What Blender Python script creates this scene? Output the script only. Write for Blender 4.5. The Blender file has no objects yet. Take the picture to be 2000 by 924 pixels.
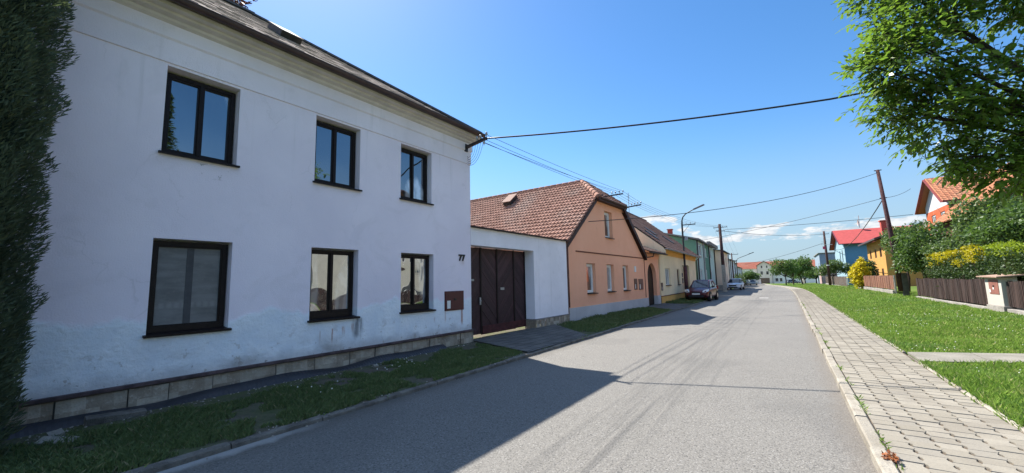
# street scene: village street with white house, orange gable and lawn
import bpy, math, random
from mathutils import Vector, Matrix, noise as mnoise
R = math.radians
rnd = random.Random(7)
scene = bpy.context.scene
COL = scene.collection
TOP = []

def gz(Y):
    """ground level: the street drops gently beyond 65 m"""
    return -max(0.0, Y - 65.0) * 0.0086

# ---------------------------------------------------------------- objects
def tag(o, label=None, cat=None, group=None, kind=None):
    if label: o['label'] = label
    if cat: o['category'] = cat
    if group: o['group'] = group
    if kind: o['kind'] = kind
    return o

def empty(name, loc, rz=0.0, label=None, cat=None, group=None):
    o = bpy.data.objects.new(name, None)
    COL.objects.link(o)
    o.location = loc
    o.rotation_euler = (0, 0, rz)
    o.empty_display_size = 0.2
    return tag(o, label, cat, group)

class MB:
    """collects faces and links them as one mesh object"""
    def __init__(s):
        s.v = []; s.f = []; s.m = []
    def add(s, vs, fs, mi=0):
        b = len(s.v)
        s.v.extend(vs)
        for f in fs:
            s.f.append([b + i for i in f]); s.m.append(mi)
    def quad(s, a, b, c, d, mi=0): s.add([a, b, c, d], [(0, 1, 2, 3)], mi)
    def poly(s, pts, mi=0): s.add(list(pts), [tuple(range(len(pts)))], mi)
    def box(s, x0, x1, y0, y1, z0, z1, mi=0):
        s.add([(x0,y0,z0),(x1,y0,z0),(x1,y1,z0),(x0,y1,z0),(x0,y0,z1),(x1,y0,z1),(x1,y1,z1),(x0,y1,z1)],
              [(3,2,1,0),(4,5,6,7),(0,1,5,4),(1,2,6,5),(2,3,7,6),(3,0,4,7)], mi)
    def obox(s, c, ax, ay, az, mi=0):
        c, ax, ay, az = Vector(c), Vector(ax), Vector(ay), Vector(az)
        vs = [tuple(c + i*ax + j*ay + k*az) for k in (-1,1) for (i,j) in ((-1,-1),(1,-1),(1,1),(-1,1))]
        s.add(vs, [(3,2,1,0),(4,5,6,7),(0,1,5,4),(1,2,6,5),(2,3,7,6),(3,0,4,7)], mi)
    def bar(s, a, b, w, h, mi=0, up=(0,0,1)):
        """square bar between two points"""
        a, b = Vector(a), Vector(b)
        d = (b - a); L = d.length
        if L < 1e-6: return
        d /= L
        u = Vector(up)
        if abs(d.dot(u)) > .98: u = Vector((1,0,0))
        x = d.cross(u).normalized(); y = x.cross(d)
        s.obox((a + b)/2, d*(L/2), x*(w/2), y*(h/2), mi)
    def tube(s, pts, r, n=6, mi=0, cap=True):
        pts = [Vector(p) for p in pts]
        rs = r if isinstance(r, (list, tuple)) else [r]*len(pts)
        vs = []; fs = []
        prev = None
        for i, p in enumerate(pts):
            d = (pts[min(i+1, len(pts)-1)] - pts[max(i-1, 0)]).normalized()
            if prev is None:
                u = Vector((0,0,1)) if abs(d.z) < .9 else Vector((1,0,0))
                x = d.cross(u).normalized()
            else:
                x = (prev - d*prev.dot(d)).normalized()
            prev = x
            y = d.cross(x)
            for k in range(n):
                a = 2*math.pi*k/n
                vs.append(tuple(p + (x*math.cos(a) + y*math.sin(a))*rs[i]))
        for i in range(len(pts)-1):
            for k in range(n):
                k2 = (k+1) % n
                fs.append((i*n+k, i*n+k2, (i+1)*n+k2, (i+1)*n+k))
        if cap:
            fs.append(tuple(range(n-1, -1, -1)))
            fs.append(tuple((len(pts)-1)*n + k for k in range(n)))
        s.add(vs, fs, mi)
    def prism(s, pts2, y0, y1, mi=0):
        """polygon in x,z extruded along y"""
        n = len(pts2)
        vs = [(x, y0, z) for x, z in pts2] + [(x, y1, z) for x, z in pts2]
        fs = [tuple(range(n)), tuple(range(2*n-1, n-1, -1))]
        for i in range(n):
            j = (i+1) % n
            fs.append((i, n+i, n+j, j))
        s.add(vs, fs, mi)
    def lathe(s, c, prof, n=12, mi=0, axis='z'):
        c = Vector(c); vs = []; fs = []
        for r_, h in prof:
            for k in range(n):
                a = 2*math.pi*k/n
                p = (r_*math.cos(a), r_*math.sin(a), h)
                if axis == 'x': p = (p[2], p[0], p[1])
                if axis == 'y': p = (p[0], p[2], p[1])
                vs.append(tuple(c + Vector(p)))
        for i in range(len(prof)-1):
            for k in range(n):
                k2 = (k+1) % n
                fs.append((i*n+k, i*n+k2, (i+1)*n+k2, (i+1)*n+k))
        s.add(vs, fs, mi)
    def build(s, name, mats, parent=None, smooth=False, bevel=0.0, fix=False):
        me = bpy.data.meshes.new(name)
        me.from_pydata(s.v, [], s.f)
        if not isinstance(mats, (list, tuple)): mats = [mats]
        for m in mats: me.materials.append(m)
        if len(mats) > 1: me.polygons.foreach_set('material_index', s.m)
        if smooth: me.polygons.foreach_set('use_smooth', [True]*len(me.polygons))
        if fix:
            import bmesh
            bm = bmesh.new(); bm.from_mesh(me)
            bmesh.ops.remove_doubles(bm, verts=bm.verts, dist=1e-5)
            bmesh.ops.recalc_face_normals(bm, faces=bm.faces)
            bm.to_mesh(me); bm.free()
        me.update()
        o = bpy.data.objects.new(name, me)
        COL.objects.link(o)
        if parent is not None: o.parent = parent
        if bevel:
            b = o.modifiers.new('bevel', 'BEVEL'); b.width = bevel; b.segments = 2; b.limit_method = 'ANGLE'
        return o

def copy_tree(o, parent=None):
    c = o.copy(); COL.objects.link(c)
    if parent is not None: c.parent = parent
    for ch in list(o.children): copy_tree(ch, c)
    return c

# ---------------------------------------------------------------- materials
class S:
    def __init__(s, b, sock): s.b = b; s.k = sock
    def _m(s, op, *o, clamp=False):
        n = s.b.nt.nodes.new('ShaderNodeMath'); n.operation = op; n.use_clamp = clamp
        for i, v in enumerate((s,) + o):
            s.b.put(n.inputs[i], v)
        return S(s.b, n.outputs[0])
    def __add__(s, o): return s._m('ADD', o)
    def __radd__(s, o): return s._m('ADD', o)
    def __sub__(s, o): return s._m('SUBTRACT', o)
    def __rsub__(s, o):
        return (s*-1.0) + o
    def __mul__(s, o): return s._m('MULTIPLY', o)
    def __rmul__(s, o): return s._m('MULTIPLY', o)
    def __truediv__(s, o): return s._m('DIVIDE', o)
    def frac(s): return s._m('FRACT')
    def floor(s): return s._m('FLOOR')
    def abs(s): return s._m('ABSOLUTE')
    def min(s, o): return s._m('MINIMUM', o)
    def max(s, o): return s._m('MAXIMUM', o)
    def lt(s, o): return s._m('LESS_THAN', o)
    def gt(s, o): return s._m('GREATER_THAN', o)
    def sin(s): return s._m('SINE')
    def pow(s, o): return s._m('POWER', o)
    def clamp(s): return s._m('ADD', 0.0, clamp=True)
    def ss(s, a, b):
        """smooth step from a (0) to b (1)"""
        n = s.b.nt.nodes.new('ShaderNodeMapRange'); n.interpolation_type = 'SMOOTHSTEP'
        if a <= b:
            vals = (a, b, 0.0, 1.0)
        else:
            vals = (b, a, 1.0, 0.0)
        s.b.put(n.inputs['Value'], s)
        for nm, v in zip(('From Min', 'From Max', 'To Min', 'To Max'), vals): n.inputs[nm].default_value = v
        return S(s.b, n.outputs[0])

class B:
    def __init__(b, nt): b.nt = nt
    def put(b, inp, v):
        if isinstance(v, S): b.nt.links.new(v.k, inp)
        elif v is not None:
            if isinstance(v, (tuple, list)) and inp.type == 'RGBA' and len(v) == 3: v = (*v, 1.0)
            inp.default_value = v
    def obj(b):
        n = b.nt.nodes.new('ShaderNodeTexCoord'); return S(b, n.outputs['Object'])
    def gen(b):
        n = b.nt.nodes.new('ShaderNodeTexCoord'); return S(b, n.outputs['Generated'])
    def sep(b, v):
        n = b.nt.nodes.new('ShaderNodeSeparateXYZ'); b.put(n.inputs[0], v)
        return [S(b, n.outputs[i]) for i in range(3)]
    def comb(b, x, y, z):
        n = b.nt.nodes.new('ShaderNodeCombineXYZ')
        for i, v in enumerate((x, y, z)): b.put(n.inputs[i], v)
        return S(b, n.outputs[0])
    def vscale(b, v, sc):
        n = b.nt.nodes.new('ShaderNodeVectorMath'); n.operation = 'MULTIPLY'
        b.put(n.inputs[0], v); n.inputs[1].default_value = sc
        return S(b, n.outputs[0])
    def noise(b, v, scale, detail=4.0, rough=.55, dist=0.0):
        n = b.nt.nodes.new('ShaderNodeTexNoise')
        b.put(n.inputs['Vector'], v); n.inputs['Scale'].default_value = scale
        n.inputs['Detail'].default_value = detail; n.inputs['Roughness'].default_value = rough
        n.inputs['Distortion'].default_value = dist
        return S(b, n.outputs[0])
    def vor(b, v, scale, feature='F1', out=0):
        n = b.nt.nodes.new('ShaderNodeTexVoronoi'); n.feature = feature
        b.put(n.inputs['Vector'], v); n.inputs['Scale'].default_value = scale
        return S(b, n.outputs[out])
    def white(b, v):
        n = b.nt.nodes.new('ShaderNodeTexWhiteNoise'); n.noise_dimensions = '3D'
        b.put(n.inputs['Vector'], v); return S(b, n.outputs[0])
    def island(b):
        n = b.nt.nodes.new('ShaderNodeNewGeometry'); return S(b, n.outputs['Random Per Island'])
    def mix(b, f, c1, c2, mode='MIX'):
        n = b.nt.nodes.new('ShaderNodeMix'); n.data_type = 'RGBA'; n.blend_type = mode
        b.put(n.inputs[0], f); b.put(n.inputs[6], c1); b.put(n.inputs[7], c2)
        return S(b, n.outputs[2])
    def bump(b, h, dist=.01, strength=1.0, normal=None):
        n = b.nt.nodes.new('ShaderNodeBump'); n.inputs['Strength'].default_value = strength
        n.inputs['Distance'].default_value = dist
        b.put(n.inputs['Height'], h)
        if normal: b.put(n.inputs['Normal'], normal)
        return S(b, n.outputs[0])
    def pbr(b, color, rough=.8, normal=None, spec=.3, metal=0.0, coat=0.0):
        n = b.nt.nodes.new('ShaderNodeBsdfPrincipled')
        b.put(n.inputs['Base Color'], color); b.put(n.inputs['Roughness'], rough)
        b.put(n.inputs['Specular IOR Level'], spec); b.put(n.inputs['Metallic'], metal)
        if coat: n.inputs['Coat Weight'].default_value = coat; n.inputs['Coat Roughness'].default_value = .03
        if normal: b.put(n.inputs['Normal'], normal)
        return S(b, n.outputs[0])
    def mixsh(b, f, a, c):
        n = b.nt.nodes.new('ShaderNodeMixShader')
        b.put(n.inputs[0], f); b.put(n.inputs[1], a); b.put(n.inputs[2], c)
        return S(b, n.outputs[0])

def mat(name, fn):
    m = bpy.data.materials.new(name); m.use_nodes = True
    nt = m.node_tree; nt.nodes.clear()
    b = B(nt)
    o = nt.nodes.new('ShaderNodeOutputMaterial')
    sh = fn(b)
    nt.links.new(sh.k, o.inputs['Surface'])
    return m

def c3(c, k): return tuple(max(0.0, min(1.0, x*k)) for x in c)

def plain(name, col, rough=.6, var=.18, scale=6.0, spec=.3, metal=0.0, bump=.0, coat=0.0):
    """one colour broken up by soft noise"""
    def fn(b):
        v = b.obj()
        n = b.noise(v, scale, 5)
        c = b.mix(n.ss(.25, .75), c3(col, 1-var), c3(col, 1+var))
        nm = b.bump(b.noise(v, scale*12, 3), bump) if bump else None
        return b.pbr(c, rough, nm, spec, metal, coat)
    return mat(name, fn)

def plaster(name, col, dirty=(.25,.23,.2), grime=.35, base_h=.5, var=.07):
    """rendered house wall: trowel mottling, splash dirt near the ground"""
    def fn(b):
        v = b.obj(); x, y, z = b.sep(v)
        n1 = b.noise(v, .55, 4); n2 = b.noise(v, 3.2, 5, .6); n3 = b.noise(v, 60, 3)
        c = b.mix(n1.ss(.3, .7), c3(col, 1-var), c3(col, 1+var))
        c = b.mix(n2.ss(.5, .8)*.14, c, dirty)
        st = b.noise(b.comb(x*5.0, y*5.0, z*.25), 1.0, 3)
        c = b.mix(st.ss(.58, .78)*.16, c, dirty)
        low = (z + n2*.5).ss(base_h+.25, .12)
        c = b.mix(low*grime, c, dirty)
        return b.pbr(c, .92, b.bump(n3 + n2*2.0, .006), .15)
    return mat(name, fn)

def glass(name, curtain=(.35,.36,.38), dark=(.012,.014,.018), refl=.16, wav=.0, fold=9.0, cover=.5):
    """double glazing with curtains some way behind it: reflection over a dark room"""
    def fn(b):
        v = b.obj(); x, y, z = b.sep(v)
        f = ((x*fold + b.noise(v, 2.0, 2)*3.0)*6.28).sin()
        cur = b.mix(f.ss(-1, 1), c3(curtain, .55), curtain)
        lo = b.noise(b.comb(x, y, z*.4), 1.3, 1)
        c = b.mix(lo.ss(.62-cover*.3, .7-cover*.3), cur, dark)
        nm = None
        if wav: nm = b.bump(b.noise(v, 2.2, 0.0), wav)
        base = b.pbr(c, .5, None, .0)
        g = b.nt.nodes.new('ShaderNodeBsdfGlossy'); g.inputs['Roughness'].default_value = .015
        g.inputs['Color'].default_value = (.95, .97, 1, 1)
        if nm: b.put(g.inputs['Normal'], nm)
        lw = b.nt.nodes.new('ShaderNodeLayerWeight'); lw.inputs['Blend'].default_value = .35
        fac = S(b, lw.outputs['Fresnel'])*.55 + refl
        return b.mixsh(fac.clamp(), base, S(b, g.outputs[0]))
    return mat(name, fn)

def leafmat(name, c1, c2, trans=.35, rough=.45, spec=.35, c3_=None):
    def fn(b):
        r = b.island()
        v = b.obj(); n = b.noise(v, .9, 3)
        c = b.mix((r*.65 + n*.55 - .1).clamp(), c1, c2)
        if c3_: c = b.mix(r.gt(.93), c, c3_)
        p = b.pbr(c, rough, None, spec)
        t = b.nt.nodes.new('ShaderNodeBsdfTranslucent')
        tc = b.mix(.5, c, (c2[0]*1.5, c2[1]*1.6, c2[2]*.8))
        b.put(t.inputs['Color'], tc)
        return b.mixsh(trans, p, S(b, t.outputs[0]))
    return mat(name, fn)
SKY_SAT, SKY_STR, SUN_E, EXPO = 1.26, 0.080, 4.8, 1.35
import numpy as np
# ================================================================ the street itself
def xr(Y): return 0.50 - (0.00068*(Y-40)**2 if Y > 40 else 0.0) if Y < 125 else -4.41 - 0.1156*(Y-125)*.55
def smooth(t): t = max(0.0, min(1.0, t)); return t*t*(3-2*t)
def xl(Y):
    x = -4.90 - 2.1*smooth((Y-37)/15.0)
    if Y > 60: x -= 0.00068*(Y-60)**2 if Y < 125 else 2.87 + .0884*(Y-125)*.6
    return x
YS = [-18, -8, -3, 0, 2, 4, 6, 8, 10, 12, 15, 18, 22, 26, 30, 34, 36, 38, 40, 42, 44, 46, 48, 50, 52, 55, 58, 61, 65, 70, 75, 80, 86, 92, 100, 108, 116, 125, 140, 160, 180, 204]

def strip(name, fa, fb, z, mats, ys=YS, ny=6, parent=None, rough=0.0):
    m = MB()
    rows = []
    for Y in ys:
        a, b = fa(Y), fb(Y)
        row = []
        for i in range(ny+1):
            x = a + (b-a)*i/ny
            dz = rough*(mnoise.noise(Vector((x*.9, Y*.9, 3.3)))) if rough else 0.0
            row.append((x, Y, gz(Y) + (z(x) if callable(z) else z) + dz))
        rows.append(row)
    for r0, r1 in zip(rows, rows[1:]):
        for i in range(ny):
            m.quad(r0[i], r0[i+1], r1[i+1], r1[i])
    return m.build(name, mats, parent, smooth=True, fix=True)

def f_asphalt(b):
    v = b.obj(); x, y, z = b.sep(v)
    big = b.noise(v, .35, 4); mid = b.noise(v, 2.2, 4)
    agg = b.vor(v, 62.0); agc = b.white(b.vscale(v, (70, 70, 70)))
    c = b.mix(big.ss(.3, .7), (.130, .125, .115), (.162, .155, .142))
    c = b.mix(mid.ss(.4, .7)*.22, c, (.092, .09, .087))
    c = b.mix(agg.ss(.15, .5)*.55, (.20, .19, .172), c)
    c = b.mix(b.noise(v, 45, 2).ss(.52, .66)*.55, c, (.045, .044, .043))
    c = b.mix(b.noise(v, 90, 1).ss(.62, .72)*.7, c, (.34, .325, .30))
    rc = b.sep(b.vor(v, 78.0, out=1))[0]
    c = b.mix(.6, c, b.mix(rc, (.60, .59, .575), (1.0, .99, .97)), 'MULTIPLY')
    c = b.mix(rc.gt(.94)*.45, c, (.27, .26, .245)); c = b.mix(rc.lt(.06)*.5, c, (.035, .034, .033))
    pt = b.noise(v, .22, 3, .5, .4).ss(.55, .60); c = b.mix(pt*.22, c, (.075, .073, .07))
    oil = b.noise(v, 1.7, 3).ss(.68, .76); c = b.mix(oil*.35, c, (.05, .049, .048))
    # rough patched strip down the middle, with its dark seams
    wob = b.noise(b.comb(y*.09, 0.0, 0.0), 1.0, 1)*.35
    s = x + 1.75 + wob - .17
    lane = s.abs().ss(.55, .25)*b.noise(b.comb(x*9, y*.35, 0.0), 1.0, 3).ss(.35, .7)
    c = b.mix(lane*.32, c, (.07, .067, .064))
    for off in (-.62, -.12, .36):
        ln = (s + off).abs().ss(.05, .01)*b.noise(b.comb(x*3, y*.35, off), 1.0, 3).ss(.4, .6)
        c = b.mix(ln*.28, c, (.05, .05, .05))
    # cross seams of old trenches
    for yy, x0, x1 in ((14.55, -3.3, -1.35), (15.35, -3.3, -.9), (19.3, -3, -.4), (33.0, -3.5, .3), (38.4, -4, .4)):
        ln = (y - yy + (x*.02)).abs().ss(.05, .015)*x.gt(x0)*x.lt(x1)
        c = b.mix(ln*.6, c, (.045, .043, .041))
    # grit and pale cement crust along the left edge, dirt along the right one
    le = (x + 4.9 + b.noise(v, 2.0, 4)*.35 - .17).ss(.42, .02)
    c = b.mix(le*.55, c, (.085, .075, .062))
    crust = (x + 4.9 + b.noise(v, 3.5, 4)*.3 - .15).ss(.2, .05)*y.ss(3.2, 2.2)
    c = b.mix(crust*.8, c, (.34, .33, .31))
    re = (x - .5 + b.noise(v, 2.5, 4)*.3 - .1).ss(-.22, -.02)
    c = b.mix(re*.4, c, (.13, .11, .09))
    nm = b.bump(agg*-.5 + b.noise(v, 160, 2)*.4 + lane*b.noise(v, 25, 2)*1.5, .008, .9)
    return b.pbr(c, .82, nm, .3)
M_ASPHALT = mat('asphalt', f_asphalt)

def f_soil(b):
    v = b.obj()
    n = b.noise(v, 1.3, 5); n2 = b.noise(v, 14, 4)
    c = b.mix(n.ss(.35, .65), (.085, .095, .045), (.115, .098, .078))
    c = b.mix(n2.ss(.45, .75)*.5, c, (.03, .045, .015))
    return b.pbr(c, .95, b.bump(n2, .03), .1)
M_SOIL = mat('verge_soil', f_soil)
def f_lawn(b):
    v = b.obj()
    n = b.noise(v, .7, 4); n2 = b.noise(v, 18, 4)
    c = b.mix(n.ss(.3, .7), (.062, .115, .02), (.115, .165, .034)); c = b.mix(b.noise(v, .35, 4).ss(.55, .68)*.35, c, (.16, .15, .06))
    c = b.mix(n2.ss(.45, .75)*.35, c, (.08, .10, .03))
    return b.pbr(c, .9, b.bump(n2, .03), .1)
M_LAWN = mat('lawn_turf', f_lawn)
def f_paver(b):
    v = b.obj(); r = b.island()
    n = b.noise(v, 2.0, 4); n2 = b.noise(v, 40, 3)
    c = b.mix(r, (.205, .185, .15), (.27, .247, .205))
    c = b.mix(n.ss(.4, .75)*.45, c, (.15, .132, .11)); c = b.mix(r.gt(.9)*.35, c, (.13, .12, .105))
    c = b.mix(b.noise(v, .55, 3).ss(.52, .68)*.3, c, (.14, .125, .10))
    c = b.mix(n2.ss(.5, .8)*.3, c, (.15, .138, .125))
    return b.pbr(c, .9, b.bump(n2, .004), .15)
M_PAVER = mat('paver_concrete', f_paver)
M_JOINT = plain('joint_sand', (.085, .064, .046), .95, .35, 9)
def f_kerb(b):
    v = b.obj(); r = b.island()
    n = b.noise(v, 6, 5); n2 = b.noise(v, 45, 3)
    c = b.mix(r, (.225, .205, .17), (.30, .275, .23))
    c = b.mix(n.ss(.45, .75)*.6, c, (.16, .135, .105)); c = b.mix(b.noise(v, 1.1, 3).ss(.5, .65)*.45, c, (.17, .15, .12))
    c = b.mix(n2.ss(.55, .8)*.5, c, (.16, .14, .12))
    return b.pbr(c, .9, b.bump(n + n2, .01), .2)
M_KERB = mat('kerb_concrete', f_kerb)
M_KERB_OLD = plain('kerb_dirty', (.15, .135, .115), .95, .4, 5, bump=.02)
def f_apron(b):
    v = b.obj(); x, y, z = b.sep(v)
    br = b.nt.nodes.new('ShaderNodeTexBrick'); b.put(br.inputs['Vector'], b.comb(y, x, z))
    br.inputs['Scale'].default_value = 1.0; br.inputs['Brick Width'].default_value = .3; br.inputs['Row Height'].default_value = .3
    br.inputs['Mortar Size'].default_value = .012; br.offset = 0.0
    br.inputs['Color1'].default_value = (.115, .108, .10, 1); br.inputs['Color2'].default_value = (.155, .145, .13, 1); br.inputs['Mortar'].default_value = (.035, .03, .025, 1)
    c = S(b, br.outputs[0])
    n = b.noise(v, 1.6, 5)
    c = b.mix(n.ss(.45, .75)*.6, c, (.065, .057, .045))
    return b.pbr(c, .92, b.bump(b.noise(v, 30, 3), .01), .2)
M_APRON = mat('apron_slabs', f_apron)

# one sheet to the horizon
m = MB()
for i, (ya, yb) in enumerate(zip([-300, 0, 65, 120, 200, 300, 500], [0, 65, 120, 200, 300, 500, 900])):
    m.quad((-700, ya, gz(ya)-.09), (700, ya, gz(ya)-.09), (700, yb, gz(yb)-.09), (-700, yb, gz(yb)-.09))
tag(m.build('ground', M_LAWN, fix=True), 'grassy ground reaching to the horizon under the village', kind='structure')
tag(strip('road', lambda Y: xl(Y)-.14, lambda Y: xr(Y)+.12, 0.0, M_ASPHALT, ny=8), 'worn grey asphalt street running away between the houses', kind='structure')

# side strip beds
tag(strip('verge', lambda Y: -9.5 if Y < 13.9 else -14.0, lambda Y: xl(Y)-.10, .035, M_SOIL, [y for y in YS if y <= 65], ny=10, rough=.012), 'bare soil and turf strip along the left house fronts', kind='structure')
def lawn_z(x): return .065 + .011*max(0, x-1.85)
tag(strip('lawn', lambda Y: xr(Y)+1.36, lambda Y: 40.0, lawn_z, M_LAWN, YS, ny=40, rough=.012), 'mown green lawn between the pavement and the garden fences', kind='structure')
tag(strip('yard', lambda Y: -30.0, lambda Y: -9.55, .02, plain('yard_concrete', (.42, .40, .36), .9, .15, 2), [8.0, 13.85], ny=2), 'pale concrete yard behind the boarded gate', kind='structure')

# ---- pavement of S-shaped concrete pavers
m = MB()
NCOL, PW, PL = 6, .193, .17
def edge(t): return .017*math.sin(2*math.pi*t)
y = 2.6; row = 0
tpts = (0.0, .2, .38, .62, .8, 1.0)
while y < 62:
    for cidx in range(NCOL):
        x0 = xr(y) + .125 + cidx*PW
        g = .0042
        L = [(x0 + g + (edge(t)), y + g + t*(PL-2*g)) for t in tpts]
        Rr = [(x0 + PW - g + (edge(t)), y + g + t*(PL-2*g)) for t in tpts]
        if cidx == NCOL-1: Rr = [(x0 + PW - g, q[1]) for q in Rr]
        if cidx == 0: L = [(x0 + g, q[1]) for q in L]
        ring = Rr + L[::-1]
        yo = PL/2 if cidx % 2 else 0.0
        ring = [(p[0], p[1]+yo) for p in ring]
        cx = x0 + PW/2; cy = y + PL/2 + yo
        dz = rnd.uniform(-.004, .004); tx = rnd.uniform(-.012, .012); ty = rnd.uniform(-.012, .012)
        zt = lambda p: gz(cy) + .088 + dz + (p[0]-cx)*tx + (p[1]-cy)*ty
        if y < 24:
            inn = [(cx + (p[0]-cx)*.977, cy + (p[1]-cy)*.974) for p in ring]
            n = len(ring)
            vs = [(p[0], p[1], zt(p)-.006) for p in ring] + [(p[0], p[1], zt(p)) for p in inn] + [(p[0], p[1], zt(p)-.03) for p in ring]
            fs = [tuple(range(n, 2*n))]
            for i in range(n):
                j = (i+1) % n
                fs.append((i, j, n+j, n+i)); fs.append((2*n+i, 2*n+j, j, i))
            m.add(vs, fs)
        else:
            m.poly([(p[0], p[1], zt(p)) for p in ring])
    y += PL; row += 1
tag(m.build('pavement', M_PAVER), 'pale grey pavement of interlocking S-shaped pavers along the lawn', kind='structure')
tag(strip('pavement_bed', lambda Y: xr(Y)+.11, lambda Y: xr(Y)+1.32, .073, M_JOINT, [y for y in YS if y <= 65], ny=2), 'brown sand bed showing in the joints of the pavement', kind='structure')
tag(strip('far_pavement', lambda Y: xr(Y)+.12, lambda Y: xr(Y)+1.3, .088, M_PAVER, [y for y in YS if y >= 61], ny=2), 'far stretch of the pale grey pavement bending left', kind='structure')

# ---- kerbs
def kerb(name, fx, w, z1, Y0, Y1, step, mt, lab, gap=.016, jit=.004, bury=0.0):
    m = MB(); y = Y0
    while y < Y1:
        y2 = min(y + step, Y1); dx = rnd.uniform(-jit, jit); dz = rnd.uniform(-jit, jit) - bury*rnd.random()
        a, b2 = fx(y)+dx, fx(y2)+dx + rnd.uniform(-jit, jit)
        ch = .014
        pa, pb = y + gap/2, y2 - gap/2
        za, zb = gz(y)+z1+dz, gz(y2)+z1+dz
        vs = []
        for (xx, yy, zz) in ((a, pa, za), (b2, pb, zb)):
            vs += [(xx, yy, -.05+gz(yy)), (xx, yy, zz-ch), (xx+ch, yy, zz), (xx+w-ch, yy, zz), (xx+w, yy, zz-ch), (xx+w, yy, -.05+gz(yy))]
        fs = [(i, i+1, 6+i+1, 6+i) for i in range(5)] + [(5, 4, 3, 2, 1, 0), (6, 7, 8, 9, 10, 11)]
        m.add(vs, fs); y = y2
    return tag(m.build(name, mt, fix=True), lab, kind='structure')
kerb('kerb', lambda Y: xr(Y), .115, .105, 2.0, 64, 1.0, M_KERB, 'weathered pale kerb stones between street and pavement', jit=.008)
kerb('far_kerb', lambda Y: xr(Y), .12, .105, 64, 150, 4.0, M_KERB, 'far kerb stones bending left with the street')
kerb('verge_kerb', lambda Y: xl(Y)-.11, .11, .06, -6, 64, 1.0, M_KERB_OLD, 'low dirty kerb stones half buried along the left verge', jit=.010, bury=.006)
kerb('pavement_edging', lambda Y: xr(Y)+1.30, .055, .100, 2.0, 10.15, 1.0, M_KERB, 'narrow edging stones between pavement and near lawn', jit=.006)
kerb('pavement_edging', lambda Y: xr(Y)+1.30, .055, .098, 11.3, 64, 1.0, M_KERB, 'narrow edging stones between pavement and far lawn', jit=.006)

# ---- side path over the lawn, aprons in front of the gates
def sheet(name, pts, z, mt, lab, n=8):
    m = MB()
    (a, b, c, d) = [Vector((p[0], p[1], z)) for p in pts]
    for i in range(n):
        for j in range(n):
            def P(u, v): return tuple(a.lerp(b, u).lerp(d.lerp(c, u), v))
            m.quad(P(i/n, j/n), P((i+1)/n, j/n), P((i+1)/n, (j+1)/n), P(i/n, (j+1)/n))
    return tag(m.build(name, mt, fix=True), lab, kind='structure')
def f_path(b):
    v = b.obj(); n = b.noise(v, 2.5, 5); n2 = b.noise(v, 30, 3)
    c = b.mix(n.ss(.3, .7), (.175, .165, .14), (.23, .215, .185))
    c = b.mix(n2.ss(.5, .75)*.35, c, (.2, .18, .14))
    return b.pbr(c, .92, b.bump(n2, .01), .15)
M_PATH = mat('path_concrete', f_path)
m = MB()
for i in range(5):       # cast slabs of the path, with open joints
    u0, u1 = i/5 + .002, (i+1)/5 - .002
    def P(u, v):
        a = Vector((1.86, 10.22)).lerp(Vector((6.6, 11.62)), u); d = Vector((1.86, 11.27)).lerp(Vector((6.6, 12.74)), u)
        p = a.lerp(d, v); return p
    q = [P(u0, 0), P(u1, 0), P(u1, 1), P(u0, 1)]
    zs = [lawn_z(p.x) + .035 + rnd.uniform(-.003, .003) for p in q]
    m.add([(p.x, p.y, z_) for p, z_ in zip(q, zs)] + [(p.x, p.y, z_-.1) for p, z_ in zip(q, zs)], [(0,1,2,3),(0,4,5,1),(1,5,6,2),(2,6,7,3),(3,7,4,0)])
tag(m.build('garden_path', M_PATH, fix=True), 'pale concrete slab path crossing the lawn to the fence', kind='structure')
sheet('driveway', [(-7.45, 8.95), (-4.99, 8.0), (-4.99, 11.3), (-7.45, 13.7)], .074, M_APRON, 'dark dirty slab driveway in front of the boarded gate')
sheet('entrance_paving', [(-7.1, 24.6), (-4.99, 22.2), (-4.99, 26.6), (-7.2, 28.6)], .074, M_APRON, 'paved entrance strip in front of the arched doorway')
m = MB()
tag(strip('parking_bay', lambda Y: -14.0, lambda Y: xl(Y)-.1, .062, plain('parking_asphalt', (.085, .082, .077), .9, .2, 2), [37.0, 38, 40, 42, 44, 46, 48, 50, 52, 55, 58, 61, 65], ny=2), 'dark paved forecourt in front of the green and cream houses', kind='structure')
m = MB(); m.box(-1.95, -1.35, 37.75, 38.35, -.02, .006)
tag(m.build('utility_cover', plain('pale_iron', (.45, .43, .4), .7)), 'pale square manhole cover let into the far street', 'manhole cover')
# ================================================================ grass
def tri_mesh(name, co, mats, nper):
    """co: (N, nper, 3) one polygon of nper corners each"""
    N = co.shape[0]
    me = bpy.data.meshes.new(name)
    me.vertices.add(N*nper); me.vertices.foreach_set('co', co.reshape(-1).astype(np.float32))
    me.loops.add(N*nper); me.loops.foreach_set('vertex_index', np.arange(N*nper, dtype=np.int32))
    me.polygons.add(N)
    me.polygons.foreach_set('loop_start', np.arange(0, N*nper, nper, dtype=np.int32))
    me.polygons.foreach_set('loop_total', np.full(N, nper, dtype=np.int32))
    me.materials.append(mats)
    me.update(calc_edges=True); me.validate()
    o = bpy.data.objects.new(name, me); COL.objects.link(o)
    return o
rng = np.random.default_rng(11)
def fnoise(x, y, s, seed=0.0):
    return np.array([mnoise.noise(Vector((a*s, b*s, seed))) for a, b in zip(x, y)])

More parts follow.
